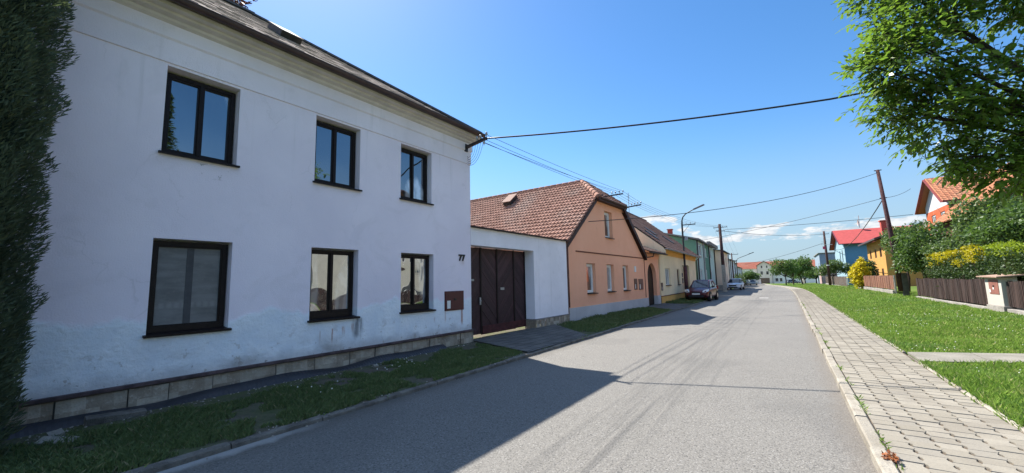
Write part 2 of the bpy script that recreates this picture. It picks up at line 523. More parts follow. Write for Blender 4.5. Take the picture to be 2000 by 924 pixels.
def blades(x, y, z, h, w, lean):
    N = len(x)
    az = rng.uniform(0, 2*np.pi, N); la = rng.uniform(0, 2*np.pi, N); l = lean*rng.random(N)*h
    dx, dy = np.cos(az)*w/2, np.sin(az)*w/2
    lx, ly = np.cos(la)*l, np.sin(la)*l
    co = np.zeros((N, 4, 3))
    co[:, 0] = np.stack([x-dx, y-dy, z-.01], 1); co[:, 1] = np.stack([x+dx, y+dy, z-.01], 1)
    co[:, 2] = np.stack([x+dx*.55+lx*.4, y+dy*.55+ly*.4, z+h*.6], 1)
    co[:, 3] = np.stack([x+lx, y+ly, z+h], 1)
    return co
def f_grass(b):
    r = b.island(); v = b.obj(); n = b.noise(v, .9, 3); n2 = b.noise(v, .45, 4); n3 = b.noise(v, 2.3, 3)
    c = b.mix((r*.65 + n*.6 - .12).clamp(), (.09, .19, .024), (.30, .43, .075))
    c = b.mix(n2.ss(.50, .64)*.5, c, (.10, .21, .065)); c = b.mix(n3.ss(.56, .72)*.45, c, (.30, .32, .11)); c = b.mix(r.gt(.92)*.8, c, (.46, .42, .2))
    p = b.pbr(c, .5, None, .25); t = b.nt.nodes.new('ShaderNodeBsdfTranslucent'); b.put(t.inputs['Color'], c)
    return b.mixsh(.35, p, S(b, t.outputs[0]))
M_GRASS = mat('lawn_blade', f_grass)
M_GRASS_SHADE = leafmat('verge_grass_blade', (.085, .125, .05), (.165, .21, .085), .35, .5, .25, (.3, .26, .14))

# right lawn: dense close by, thinner and coarser far away
xs, ys, hs, ws = [], [], [], []
for (n, y0, y1, h, w) in ((52000, 6.2, 10.5, .060, .0085), (60000, 10.5, 17, .062, .012), (48000, 17, 30, .07, .018), (32000, 30, 62, .09, .035), (16000, 60, 130, .13, .10)):
    Y = rng.uniform(y0, y1, n); xe = np.array([xr(q_) + 1.34 for q_ in Y]); X = xe + rng.random(n)*((6.6 if y1 < 40 else 8.5) - xe)
    keep = X/np.maximum(Y, 1) < .36
    X, Y = X[keep], Y[keep]
    pn = Y - (10.22 + (X-1.86)*.295)
    keep = ~((pn > -.01) & (pn < 1.08) & (X > 1.83))
    X, Y = X[keep], Y[keep]
    nz = fnoise(X, Y, 1.1); edge = np.clip(1 - np.abs(X-1.84)/.15, 0, 1)
    xs.append(X); ys.append(Y); hs.append(h*(1 + .75*nz + .35*fnoise(X, Y, .37, 4.0) + .4*edge)*rng.uniform(.6, 1.35, len(X))); ws.append(np.full(len(X), w))
X, Y = np.concatenate(xs), np.concatenate(ys)
Z = .065 + .011*np.maximum(0, X-1.85) - np.maximum(0, Y-65)*.0086
o = tri_mesh('lawn_grass', blades(X, Y, Z, np.concatenate(hs), np.concatenate(ws), .9), M_GRASS, 4)
tag(o, 'short sunlit grass covering the lawn right of the pavement', 'grass', kind='stuff')

# left verge: patchy, taller tufts, bare towards the wall
def verge(n, y0, y1, x0, x1, h, w, thr):
    Y = rng.uniform(y0, y1, n); X = rng.uniform(x0, x1, n)
    nz = fnoise(X, Y, 1.3, 2.0); nz2 = fnoise(X, Y, 4.0, 5.0)
    k = (nz*.7 + nz2*.5 + .55 + np.minimum(0, (X - x0 - .45))*1.2 - np.maximum(0, (X-x1+.18))*1.5) > thr
    return X[k], Y[k], h*(1 + .8*np.clip(nz[k]+nz2[k]*.5, -.5, 1))*rng.uniform(.6, 1.4, k.sum()), np.full(k.sum(), w)
parts = [verge(90000, .6, 8.6, -7.0, -4.99, .050, .009, .30), verge(22000, 12.2, 23.8, -7.25, -4.99, .08, .018, .05), verge(9000, 28.7, 37, -7.1, -4.99, .10, .03, .1)]
parts[0] = tuple(a[(parts[0][1] < 8.7 - (parts[0][0]+7.4)*.3)] for a in parts[0])
k = parts[1][1] > 13.75 - (parts[1][0]+7.4)*.98; parts[1] = tuple(a[k] for a in parts[1])
k = parts[1][1] < 24.3 - (parts[1][0]+7.1)*1.1; parts[1] = tuple(a[k] for a in parts[1])
X, Y, H, W = (np.concatenate([p[i] for p in parts]) for i in range(4))
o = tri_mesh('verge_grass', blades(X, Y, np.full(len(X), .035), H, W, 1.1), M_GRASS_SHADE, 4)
tag(o, 'patchy shaded grass along the left house fronts', 'grass', kind='stuff')

# weeds in the kerb joint and along the edging
X = np.concatenate([rng.normal(.618, .016, 1500), rng.normal(1.835, .03, 5200), rng.normal(-4.99, .035, 1800)])
Y = np.concatenate([rng.uniform(3, 30, 1500), rng.uniform(4, 40, 5200), rng.uniform(.5, 24, 1800)])
k = (fnoise(X, Y, 2.2, 9.0) > np.where(X > 1, -.15, .2)) & ~((X > 1) & (Y > 10.15) & (Y < 11.35)); X, Y = X[k], Y[k]
Z = np.where(X < 0, .03, .085)
o = tri_mesh('kerb_weeds', blades(X, Y, Z, rng.uniform(.015, .06, len(X)), np.full(len(X), .012), 1.6), M_GRASS, 4)
tag(o, 'small weeds growing in the joints of kerb and edging', 'weeds', kind='stuff')

# clover heads and dandelions in the lawn
m = MB()
def flowers(n, xr_, yr_, z, m, s):
    for i in range(n):
        x, y_ = rnd.uniform(*xr_), rnd.uniform(*yr_)
        if mnoise.noise(Vector((x*.5, y_*.5, 8))) < 0.02: continue
        if 10.1 < y_ - (x-1.86)*.295 < 11.4 and x > 1.8: continue
        s_ = s*rnd.uniform(.6, 1.2); zz = z(x) + rnd.uniform(.04, .075)
        m.lathe((x, y_, zz), [(0, -s_), (s_*.8, -s_*.4), (s_, 0), (s_*.7, s_*.6), (0, s_)], 5)
flowers(650, (1.9, 6.6), (7, 26), lawn_z, m, .011)
flowers(90, (-7, -5.1), (3.5, 8), lambda x: .045, m, .011)
tag(m.build('clover_flowers', plain('clover_white', (.75, .74, .66), .8)), 'tiny white clover flowers scattered through the grass', 'flowers', kind='stuff')

# pebbles and crumbs of plaster at the foot of the wall and along the kerb
m = MB()
for k in range(420):
    if k < 260: x_, y_ = -7.28 + abs(rnd.gauss(0, .16)), rnd.uniform(.8, 8.7)
    else: x_, y_ = -5.02 + rnd.gauss(0, .09), rnd.uniform(1.0, 9)
    s_ = rnd.uniform(.006, .022); c = Vector((x_, y_, .04 if x_ < -5.0 else .006 + (.05 if x_ < -4.9 else 0)))
    m.add([tuple(c + Vector((rnd.uniform(.6, 1.2)*s_*a, rnd.uniform(.6, 1.2)*s_*b_, s_*.7*d))) for a, b_, d in ((1,0,0),(0,1,0),(-1,0,0),(0,-1,0),(.2,.1,1),(-.1,.1,-1))], [(0,1,4),(1,2,4),(2,3,4),(3,0,4),(1,0,5),(2,1,5),(3,2,5),(0,3,5)])
tag(m.build('gravel', plain('crumbs', (.3, .27, .23), .95, .4, 30)), 'loose pebbles and plaster crumbs on the left verge', kind='stuff')
# ================================================================ building helpers (local frame: x along the front, -y towards the street, z up)
def holed(m, x0, x1, z0, z1, holes, reveal, y=0.0, mi=0):
    xs = sorted({x0, x1, *[h[0] for h in holes], *[h[1] for h in holes]})
    zs = sorted({z0, z1, *[h[2] for h in holes], *[h[3] for h in holes]})
    xs = [x for x in xs if x0-1e-6 <= x <= x1+1e-6]; zs = [z for z in zs if z0-1e-6 <= z <= z1+1e-6]
    for xa, xb in zip(xs, xs[1:]):
        for za, zb in zip(zs, zs[1:]):
            cx, cz = (xa+xb)/2, (za+zb)/2
            if any(h[0] < cx < h[1] and h[2] < cz < h[3] for h in holes): continue
            m.quad((xa, y, za), (xb, y, za), (xb, y, zb), (xa, y, zb), mi)
    for (a, b, c, d) in holes:
        r = y + reveal
        m.quad((a, y, c), (a, r, c), (a, r, d), (a, y, d), mi); m.quad((b, y, d), (b, r, d), (b, r, c), (b, y, c), mi)
        m.quad((a, y, d), (a, r, d), (b, r, d), (b, y, d), mi); m.quad((a, y, c), (b, y, c), (b, r, c), (a, r, c), mi)

def box_walls(m, x0, x1, y1, z0, z1, holes=(), reveal=.15, zback=None, mi=0, left=True, right=True):
    zb = z1 if zback is None else zback
    holed(m, x0, x1, z0, z1, holes, reveal, 0.0, mi)
    if left: m.quad((x0, y1, z0), (x0, 0, z0), (x0, 0, z1), (x0, y1, zb), mi)
    if right: m.quad((x1, 0, z0), (x1, y1, z0), (x1, y1, zb), (x1, 0, z1), mi)
    m.quad((x1, y1, z0), (x0, y1, z0), (x0, y1, zb), (x1, y1, zb), mi)

def window(p, x0, x1, z0, z1, yf, fm, pm, mull=1, fw=.075, sill=None, bottom=None, trans=None, sillm=None, name='window', sash=None):
    m = MB(); bw = bottom or fw
    d0, d1 = yf, yf+.08
    m.box(x0, x0+fw, d0, d1, z0, z1); m.box(x1-fw, x1, d0, d1, z0, z1)
    m.box(x0+fw, x1-fw, d0, d1, z0, z0+bw); m.box(x0+fw, x1-fw, d0, d1, z1-fw, z1)
    w = x1-x0
    for k in range(mull):
        cx = x0 + w*(k+1)/(mull+1)
        m.box(cx-fw*.45, cx+fw*.45, d0-.006, d1, z0+bw, z1-fw)
    if trans: m.box(x0+fw, x1-fw, d0-.008, d1, trans-fw*.4, trans+fw*.4)
    fr = m.build(name, fm, p, bevel=.004 if fw > .05 else 0)
    if sash:
        s_ = MB()
        for k in range(mull+1):
            a = x0 + fw + (w-2*fw)*k/(mull+1) + (fw*.3 if k else 0); b = x0 + fw + (w-2*fw)*(k+1)/(mull+1) - (fw*.3 if k < mull else 0)
            t = sash; e0, e1 = d0+.014, d0+.05
            s_.box(a, a+t, e0, e1, z0+bw, z1-fw); s_.box(b-t, b, e0, e1, z0+bw, z1-fw)
            s_.box(a+t, b-t, e0, e1, z0+bw, z0+bw+t); s_.box(a+t, b-t, e0, e1, z1-fw-t, z1-fw)
        s_.build('sash', fm, fr)
    g = MB(); g.quad((x0+fw*.5, d0+.045, z0+bw*.5), (x1-fw*.5, d0+.045, z0+bw*.5), (x1-fw*.5, d0+.045, z1-fw*.5), (x0+fw*.5, d0+.045, z1-fw*.5))
    g.build('pane', pm, fr)
    if sill:
        k = MB(); k.add([(x0-.05, -sill, z0-.045), (x1+.05, -sill, z0-.045), (x1+.05, yf+.01, z0-.015), (x0-.05, yf+.01, z0-.015),
                         (x0-.05, -sill, z0-.012), (x1+.05, -sill, z0-.012), (x1+.05, yf+.01, z0+.014), (x0-.05, yf+.01, z0+.014)],
                        [(3,2,1,0),(4,5,6,7),(0,1,5,4),(1,2,6,5),(2,3,7,6),(3,0,4,7)])
        k.build('sill', sillm or fm, fr)
    return fr

def tiles(m, P0, U, V, u0, u1, vmax, course, w, t, prof, jit=0.0, lapz=.004):
    """rows of overlapping tiles, each its own island; u0(v), u1(v) bound the row"""
    P0, U, V = Vector(P0), Vector(U).normalized(), Vector(V).normalized()
    N = U.cross(V).normalized()
    if N.z < 0: N = -N
    v = 0.0; r = 0
    while v < vmax - .02:
        v2 = min(v + course*1.18, vmax)
        vm = v + course*.5
        a, b = u0(vm), u1(vm)
        u = a - (w*.5 if (r % 2 and not prof) else 0)
        while u < b - .01:
            ua, ub = max(u, a), min(u + w, b)
            if ub - ua > .02:
                j = rnd.uniform(-jit, jit); jv = rnd.uniform(-jit, jit)*2
                pr = prof or ((0.0, 0.0), (1.0, 0.0))
                top, up, bot = [], [], []
                for fx, h in pr:
                    uu = ua + (ub-ua)*(fx*.985)
                    top.append(tuple(P0 + U*uu + V*(v+jv) + N*(h + t + j)))
                    up.append(tuple(P0 + U*uu + V*v2 + N*(h + lapz)))
                    bot.append(tuple(P0 + U*uu + V*(v+jv) + N*(h + j - t*.3)))
                n = len(pr)
                fs = []
                for i in range(n-1):
                    fs.append((i, i+1, n+i+1, n+i)); fs.append((2*n+i, 2*n+i+1, i+1, i))
                m.add(top + up + bot, fs)
            u += w
        v += course; r += 1

def gutter(m, x0, x1, y, z, r=.065, n=7):
    vs = []; fs = []
    for x in (x0, x1):
        for k in range(n+1):
            a = math.pi + math.pi*k/n
            vs.append((x, y + r*math.cos(a), z + r*math.sin(a)))
    for k in range(n): fs.append((k, k+1, n+1+k+1, n+1+k))
    fs.append(tuple(range(n+1))); fs.append(tuple(range(2*n+1, n, -1)))
    m.add(vs, fs)
    # rolled front bead
    m.tube([(x0, y-r, z), (x1, y-r, z)], .012, 5)

def tilemat(name, c1, c2, c3_, rough=.85):
    def fn(b):
        r = b.island(); v = b.obj(); n = b.noise(v, .6, 4); n2 = b.noise(v, 22, 4)
        c = b.mix(r, c1, c2)
        c = b.mix(n.ss(.45, .75)*.55, c, c3_)
        c = b.mix(n2.ss(.52, .75)*.4, c, c3(c3_, .55))
        return b.pbr(c, rough, b.bump(n2, .006), .2)
    return mat(name, fn)

def insulator(m, c, s=1.0):
    m.lathe(c, [(0, 0), (.012*s, 0), (.012*s, .05*s), (.034*s, .055*s), (.03*s, .085*s), (.034*s, .09*s), (.026*s, .12*s), (0, .125*s)], 8)

M_DARKWOOD = plain('dark_brown_paint', (.013, .008, .0075), .5, .35, 14, .22)
M_BROWNMETAL = plain('brown_gutter', (.055, .028, .026), .45, .3, 5, .5)
M_WHITEPVC = plain('white_frame', (.72, .72, .70), .35, .05, 3, .4)
M_BLACKIRON = plain('dark_iron', (.022, .02, .02), .55, .3, 10, .4)
M_REDBOX = plain('red_brown_enamel', (.075, .013, .015), .45, .15, 5, .45)
M_CERAMIC = plain('grey_ceramic', (.35, .36, .38), .3, .1, 5, .5)
M_ZINC = plain('galvanised', (.33, .34, .35), .45, .2, 8, .5, .6)
M_CONC = plain('rough_concrete', (.27, .25, .225), .95, .25, 4, bump=.02)
# ================================================================ two-storey white house and its gate
A_WH = R(90-1.13)
WH_LOC = (-7.42, 8.9, 0.0)
wh = empty('white_house', WH_LOC, A_WH, 'large two-storey white plastered house with dark window frames and number 77', 'house')

def f_white(b):
    v = b.obj(); x, y, z = b.sep(v)
    n = b.noise(v, .5, 4); n2 = b.noise(v, 3.0, 5); n3 = b.noise(v, 55, 3)
    up = b.mix(n.ss(.3, .7), (.78, .70, .775), (.87, .785, .85))
    low = b.mix(n2.ss(.3, .7), (.74, .79, .86), (.83, .86, .90))
    bx = b.noise(b.comb(x*.9, 0.0, 0.0), 1.0, 3)
    h = 1.27 + (bx - .5)*.9 + (n2 - .5)*.25
    m_ = (h - z).ss(-.02, .10)
    c = b.mix(m_, up, low)
    # dirt creeping up from the ledge
    d = (z - .38 + (n2-.5)*.25).ss(.22, .0)
    c = b.mix(d*.45, c, (.32, .28, .24))
    fl = b.noise(v, 9, 5).ss(.66, .71)*(z - .38).ss(.35, .05)
    c = b.mix(fl*.75, c, (.2, .17, .15))
    fl2 = b.noise(v, 4.2, 5, .65).ss(.60, .63)*(z - .38).ss(.75, .05); c = b.mix(fl2*.6, c, (.36, .32, .29))
    dk = b.noise(b.comb(x*1.3, y, z*2.5), 1.0, 4).ss(.5, .7)*(z - .38).ss(.5, .0); c = b.mix(dk*.55, c, (.27, .24, .22))
    rain = b.noise(b.comb(x*7.0, 0.0, z*.35), 1.0, 4, .6).ss(.56, .74)*z.ss(3.4, 5.1)
    c = b.mix(rain*.16, c, (.3, .29, .28))
    blot = b.noise(v, 1.1, 5, .65, .6).ss(.54, .66); c = b.mix(blot*.10, c, (.42, .38, .38))
    crk = b.vor(b.comb(x + n2*.5, y, z*.8 + n2*.4), .9, 'DISTANCE_TO_EDGE').ss(.008, .002)*b.noise(v, .8, 2).ss(.5, .62); c = b.mix(crk*.13, c, (.25, .23, .22))
    # flaking plaster under the first upper sill
    pl = b.noise(v, 7.5, 5).ss(.60, .64)*(x + 6.35).abs().ss(.42, .15)*(z - 3.53).abs().ss(.14, .05)
    c = b.mix(pl*.85, c, (.13, .115, .10))
    # rust runs and a grey smear
    for (sx, w, z0, z1, col, st) in ((-.40, .055, .50, .96, (.36, .14, .08), .75), (-1.03, .035, .62, .96, (.40, .2, .14), .5), (-4.16, .022, .48, .82, (.36, .15, .09), .7),
                                     (-3.93, .05, .62, .84, (.38, .2, .15), .6), (-4.42, .02, .5, .8, (.4, .25, .2), .4), (-3.60, .16, .52, .98, (.19, .19, .2), .85), (-3.72, .045, .68, .88, (.36, .17, .12), .6),
                                     (-1.42, .03, .62, .82, (.38, .2, .16), .4), (-.36, .12, 2.10, 2.28, (.45, .33, .28), .35)):
        k = ((x - sx) + (n2-.5)*.06).abs().ss(w, w*.35)*(z.ss(z0, z0+.16))*(z.ss(z1+.03, z1-.02))*b.noise(b.comb(x*14, y, z*2.2), 1.0, 3).ss(.3, .6)
        c = b.mix((k*st).clamp(), c, col)
    bb = (m_*n2).clamp()
    return b.pbr(c, .93, b.bump(n3*.7 + b.noise(v, 16, 4)*bb*5.0 + n2*1.5, .006), .12)
M_WHITE = mat('white_plaster', f_white)

UP = [(-6.97, -5.98), (-4.63, -3.63), (-2.52, -1.52)]
LO = [(-6.98, -5.97), (-4.64, -3.62), (-2.49, -1.45)]
holes = [(a, b, 3.71, 5.06) for a, b in UP] + [(a, b, 1.02, 2.41) for a, b in LO]
m = MB()
box_walls(m, -10.6, 0.0, 8.9, 0.36, 5.72, holes, .30)
m.build('wall', M_WHITE, wh)
m = MB()       # raised frieze and stepped cornice, run along the front and round the end
pr = [(0, 5.10), (-.022, 5.105), (-.022, 5.46), (-.05, 5.49), (-.05, 5.70), (-.10, 5.73), (-.11, 5.77), (-.2, 5.79), (-.2, 5.83), (-.30, 5.85), (-.31, 5.90), (0, 5.92)]
for k, ((ya, za), (yb, zb)) in enumerate(zip(pr, pr[1:])):
    mi = 1 if k < 4 else 0
    m.quad((-10.62, ya, za), (-ya, ya, za), (-yb, yb, zb), (-10.62, yb, zb), mi)
    m.quad((-ya, ya, za), (-ya, 8.9, za), (-yb, 8.9, zb), (-yb, yb, zb), mi)
M_CORN = plain('cornice_plaster', (.64, .575, .555), .9, .1, 3)
m.build('cornice', [M_CORN, plaster('frieze_plaster', (.84, .76, .82), (.3, .28, .26), .1, 0)], wh)

# stone plinth: one course of rough sandstone blocks under a painted ledge
m = MB(); x = -10.6
while x < -.02:
    w = min(rnd.uniform(.38, .95), -x)
    if -x - w < .25: w = -x
    g = .007; j = rnd.uniform(-.022, .012)
    n_ = 5
    def SP(i, k):
        xx = x + g + (w-2*g)*i/n_; zz = -.12 + .44*k/3
        e = .02 if i in (0, n_) or k in (3,) else 0
        return (xx, -.045 + j + e + .016*mnoise.noise(Vector((xx*4, zz*6, 1.7))), zz)
    for i in range(n_):
        for k in range(3): m.quad(SP(i, k), SP(i+1, k), SP(i+1, k+1), SP(i, k+1))
    x += w
m.quad((-10.6, -.006, -.12), (0, -.006, -.12), (0, -.006, .345), (-10.6, -.006, .345), 1)
m.quad((0.012, -.05, -.12), (0.012, 8.9, -.12), (0.012, 8.9, .345), (0.012, -.05, .345))
def f_stone(b):
    v = b.obj(); r = b.island(); n = b.noise(v, 5, 5); n2 = b.noise(v, 24, 4)
    c = b.mix(r, (.25, .205, .155), (.46, .40, .32))
    c = b.mix(n.ss(.42, .75)*.6, c, (.20, .155, .115))
    c = b.mix(n2.ss(.52, .72)*.5, c, (.5, .45, .38))
    return b.pbr(c, .95, b.bump(n + n2, .02), .15)
M_STONE = mat('sandstone', f_stone)
M_MORTAR = plain('dark_mortar', (.10, .085, .07), .95, .3, 8)
m.build('stone_plinth', [M_STONE, M_MORTAR], wh)
m = MB(); m.box(-10.62, .07, -.085, -.002, .345, .385); m.box(0.002, .075, -.0, 8.9, .345, .385)
m.build('plinth_ledge', plain('ledge_paint', (.085, .058, .060), .8, .45, 7), wh)

# windows
P_UP = glass('upper_pane', (.62, .64, .70), refl=.25, wav=.004, fold=4.0, cover=.9)
P_LO = glass('lower_pane', (.34, .33, .31), refl=.26, wav=.022, fold=3.0, cover=.5)
def f_net(b):
    v = b.obj(); x, y, z = b.sep(v)
    n = b.noise(b.comb(x*2, y, z*9), 1.0, 4); n2 = b.noise(v, 26, 3)
    lace = (x*34).sin().abs()*(z - 1.42).abs().ss(.06, .02)
    c = b.mix(n.ss(.3, .7), (.12, .125, .13), (.19, .195, .20))
    c = b.mix(n2.ss(.5, .75)*.25, c, (.24, .24, .24)); c = b.mix(lace*.35, c, (.3, .3, .3))
    return b.pbr(c, .35, None, .35)
P_NET = mat('net_screen', f_net)
for i, (a, b_) in enumerate(UP):
    window(wh, a+.015, b_-.015, 3.715, 5.02, .15, M_DARKWOOD, P_UP, 1, .062, .06, .07, sash=.026)
for i, (a, b_) in enumerate(LO):
    if i == 0:
        fr = window(wh, a+.015, b_-.015, 1.03, 2.385, .13, M_DARKWOOD, P_NET, 0, .07, .06, .09, sash=.02)
        k = MB(); k.box(-6.52, -6.43, .168, .174, 1.14, 2.29); k.build('mullion', plain('grey_mullion', (.075, .075, .08), .7), fr)
    else: window(wh, a+.015, b_-.015, 1.03, 2.385, .15, M_DARKWOOD, P_LO, 1, .062, .06, .13, sash=.024)

# roof: front slope in small grey shingles, hip to the right
EZ, EY, SL = 5.93, -.40, .71
RY = 4.4; RZ = EZ + SL*(RY)
ca, sa = 1/math.hypot(1, SL), SL/math.hypot(1, SL)
VL = RY*math.hypot(1, SL)
m = MB()
tiles(m, (0, EY, EZ), (1, 0, 0), (0, ca, sa), lambda v: -10.9, lambda v: .08 - v*ca, VL, .20, .36, .018, None, .005)
bx = -.03
m.quad((-10.9, EY, EZ+bx), (.08, EY, EZ+bx), (.08-RY, EY+RY, RZ+bx), (-10.9, EY+RY, RZ+bx))
m.poly([(.08, EY, EZ+bx), (.08, EY+2*RY, EZ+bx), (.08-RY, EY+RY, RZ+bx)])
m.quad((.08, EY+2*RY, EZ+bx), (-10.9, EY+2*RY, EZ+bx), (-10.9, EY+RY, RZ+bx), (.08-RY, EY+RY, RZ+bx))
m.poly([(-10.9, EY, EZ+bx), (-10.9, EY+RY, RZ+bx), (-10.9, EY+2*RY, EZ+bx)])
roof = m.build('roof', tilemat('grey_shingle', (.37, .285, .245), (.62, .49, .42), (.26, .20, .175), .95), wh)
m = MB()
for k in range(16):
    t0, t1 = k/16, (k+1.08)/16
    p = lambda t: Vector((.08 - RY*t, EY + RY*t, EZ + RY*SL*t + .03))
    m.bar(p(t0), p(t1), .2, .045)
for k in range(16):
    xa = .08-RY - k*.42
    m.bar((xa, EY+RY, RZ+.03), (xa-.44, EY+RY, RZ+.035), .2, .05)
m.build('ridge_capping', plain('lead_grey', (.075, .075, .08), .7, .2, 6), roof)
m = MB(); c0 = Vector((-4.50, 1.80, EZ + (1.80-EY)*SL)); Uv = Vector((1, 0, 0)); Vv = Vector((0, ca, sa)); Nv = Vector((0, -sa, ca))
m.obox(c0 + Nv*.075, Uv*.23, Vv*.40, Nv*.07, 0); m.obox(c0 + Nv*.15, Uv*.25, Vv*.43, Nv*.012, 1)
m.build('roof_hatch', [M_BLACKIRON, plain('pale_sheet_metal', (.09, .09, .095), .8, .2, 5, .3, .0)], roof)
m = MB(); gutter(m, -10.9, .12, EY-.045, EZ-.005, .07)
for k in range(14): 
    xx = -10.6 + k*.8
    m.bar((xx, EY-.12, EZ+.005), (xx, EY+.05, EZ+.02), .03, .012)
m.build('gutter', M_BROWNMETAL, wh, smooth=False)
m = MB(); m.tube([(-9.3, EY-.04, EZ-.08), (-9.3, -.25, 5.6), (-9.3, -.07, 5.3), (-9.3, -.07, .2)], .045, 8)
m.build('downpipe', M_BROWNMETAL, wh, smooth=True)
m = MB(); m.box(-.30, -.17, -.012, .0, 5.30, 5.42)
m.build('vent_hole', M_BLACKIRON, wh)
cu = bpy.data.curves.new('house_number', 'FONT'); cu.body = '77'; cu.size = .235; cu.extrude = .012; cu.offset = .008; cu.align_x = 'CENTER'
cu.materials.append(M_BLACKIRON)
tmp = bpy.data.objects.new('number_text', cu); COL.objects.link(tmp)
me = bpy.data.meshes.new_from_object(tmp.evaluated_get(bpy.context.evaluated_depsgraph_get()))
bpy.data.objects.remove(tmp); nu = bpy.data.objects.new('house_number', me); COL.objects.link(nu); nu.parent = wh
nu.rotation_euler = (R(90), 0, 0); nu.location = (-.40, -.018, 2.285); nu.scale = (1.05, 1, 1)
tag(nu, 'black number 77 on white plaster')

def meter_box(loc, rz, w, h, label, cat='meter box', group=None, name='meter_box', wm=None):
    t = empty(name, loc, rz, label, cat, group)
    m = MB(); m.box(-w/2, w/2, -.02, .05, 0, h); m.build('case', wm or M_REDBOX, t, bevel=.004)
    m = MB(); m.box(-w/2+.02, w/2-.02, -.032, -.021, .02, h-.02); d = m.build('door', wm or M_REDBOX, t, bevel=.003)
    m = MB(); m.box(-.04, .04, -.045, -.033, h*.52, h*.52+.05); m.build('lock', M_BLACKIRON, d)
    m = MB(); m.box(-w/2+.06, -w/2+.06+.12*w/.7, -.0375, -.0325, .06, .06+.2*h/.5); m.build('sticker', M_WHITEPVC, d)
    return t
def wh_pt(x, y, z, loc=WH_LOC, a=A_WH):
    return (loc[0] + x*math.cos(a) - y*math.sin(a), loc[1] + x*math.sin(a) + y*math.cos(a), loc[2] + z)
meter_box(wh_pt(-.70, -.004, .95), A_WH, .72, .51, 'red-brown meter box in the white wall, rust running down below it')

# wire bracket at the top corner
WB = wh_pt(-.20, -.03, 5.56)
wb = empty('wire_bracket', WB, 0, 'black iron wire bracket under the eaves corner of the white house', 'wire bracket')
bd = Vector((-6.48, 8.49, 5.58)) - Vector(WB)
m = MB(); m.bar((0, 0, 0), tuple(bd), .07, .07); m.bar((0, 0, -.12), (0, 0, .1), .12, .05); m.build('arm', M_BLACKIRON, wb)
INS_A = []
for t_, dn in ((.55, 0), (.72, 0), (.88, 1), (1.0, 0)):
    p = bd*t_; m = MB()
    m.tube([tuple(p), tuple(p + Vector((0, 0, .05 if not dn else -.05)))], .008, 5)
    insulator(m, tuple(p + Vector((0, 0, .05 if not dn else -.17))), 1.0)
    m.build('insulator', M_CERAMIC, wb, smooth=True)
    INS_A.append(Vector(WB) + p + Vector((0, 0, .1 if not dn else -.1)))
m = MB()
for k in range(5):
    a = bd*(.35 + .13*k); e = Vector((.02, .05, -.25 - .06*k))
    q = [a.lerp(e, t) + Vector((.03*math.sin(6*t), 0, -.28*math.sin(math.pi*t)*(.6+.1*k))) for t in [i/8 for i in range(9)]]
    m.tube([tuple(x_) for x_ in q], .006, 4)
m.build('cable_loops', M_BLACKIRON, wb)

# ---- boarded gate in a low white wall
gw = empty('gate_wall', WH_LOC, A_WH, 'low white plaster wall around the boarded driveway gate', 'wall')
GX = 3.37
M_GWALL = plaster('gate_plaster', (.88, .83, .86), (.28, .25, .22), .35, .45)
m = MB()
th = .42
m.box(0.01, GX, 0.001, th, 2.75, 3.26); m.box(GX, 5.86, .001, th, .37, 3.26)
m.build('wall', M_GWALL, gw)
m = MB(); m.add([(0.0, -.06, 3.27), (5.95, -.06, 3.27), (5.95, th+.1, 3.27), (0, th+.1, 3.27), (0, -.1, 3.30), (5.95, -.1, 3.30), (5.95, th+.1, 3.36), (0, th+.1, 3.36)],
      [(3,2,1,0),(4,5,6,7),(0,1,5,4),(1,2,6,5),(2,3,7,6),(3,0,4,7)])
for k in range(24):
    xx = k*.245; m.box(xx, xx+.235, -.10-rnd.uniform(0, .02), -.02, 3.262+rnd.uniform(-.006, .006), 3.30)
m.build('coping', plain('rotten_board', (.055, .035, .03), .9, .4, 9), gw)
m = MB(); x = GX-.03
while x < 5.8:
    w = rnd.uniform(.3, .7); w = min(w, 5.87-x)
    n_ = 4
    for i in range(n_):
        for k in range(3):
            def SP(i, k):
                xx = x + .01 + (w-.02)*i/n_; zz = -.1 + .43*k/3
                return (xx, -.04 + .03*mnoise.noise(Vector((xx*4, zz*6, 4.4))), zz)
            m.quad(SP(i, k), SP(i+1, k), SP(i+1, k+1), SP(i, k+1))
    x += w
m.quad((GX-.03, 0, -.1), (GX-.03, -.04, -.1), (GX-.03, -.04, .34), (GX-.03, 0, .34))
m.quad((GX-.03, .42, -.1), (GX-.03, 0, -.1), (GX-.03, 0, .34), (GX-.03, .42, .34))
m.build('stone_plinth', M_STONE, gw)
m = MB(); m.box(GX-.05, 5.88, -.06, .42, .335, .372); m.build('plinth_ledge', plain('grey_ledge', (.22, .2, .19), .9, .3, 7), gw)
m = MB(); m.box(5.865, 5.905, -.02, .02, .05, 3.25); m.build('corner_pipe', plain('rusty_pipe', (.12, .05, .035), .8, .3, 9), gw)

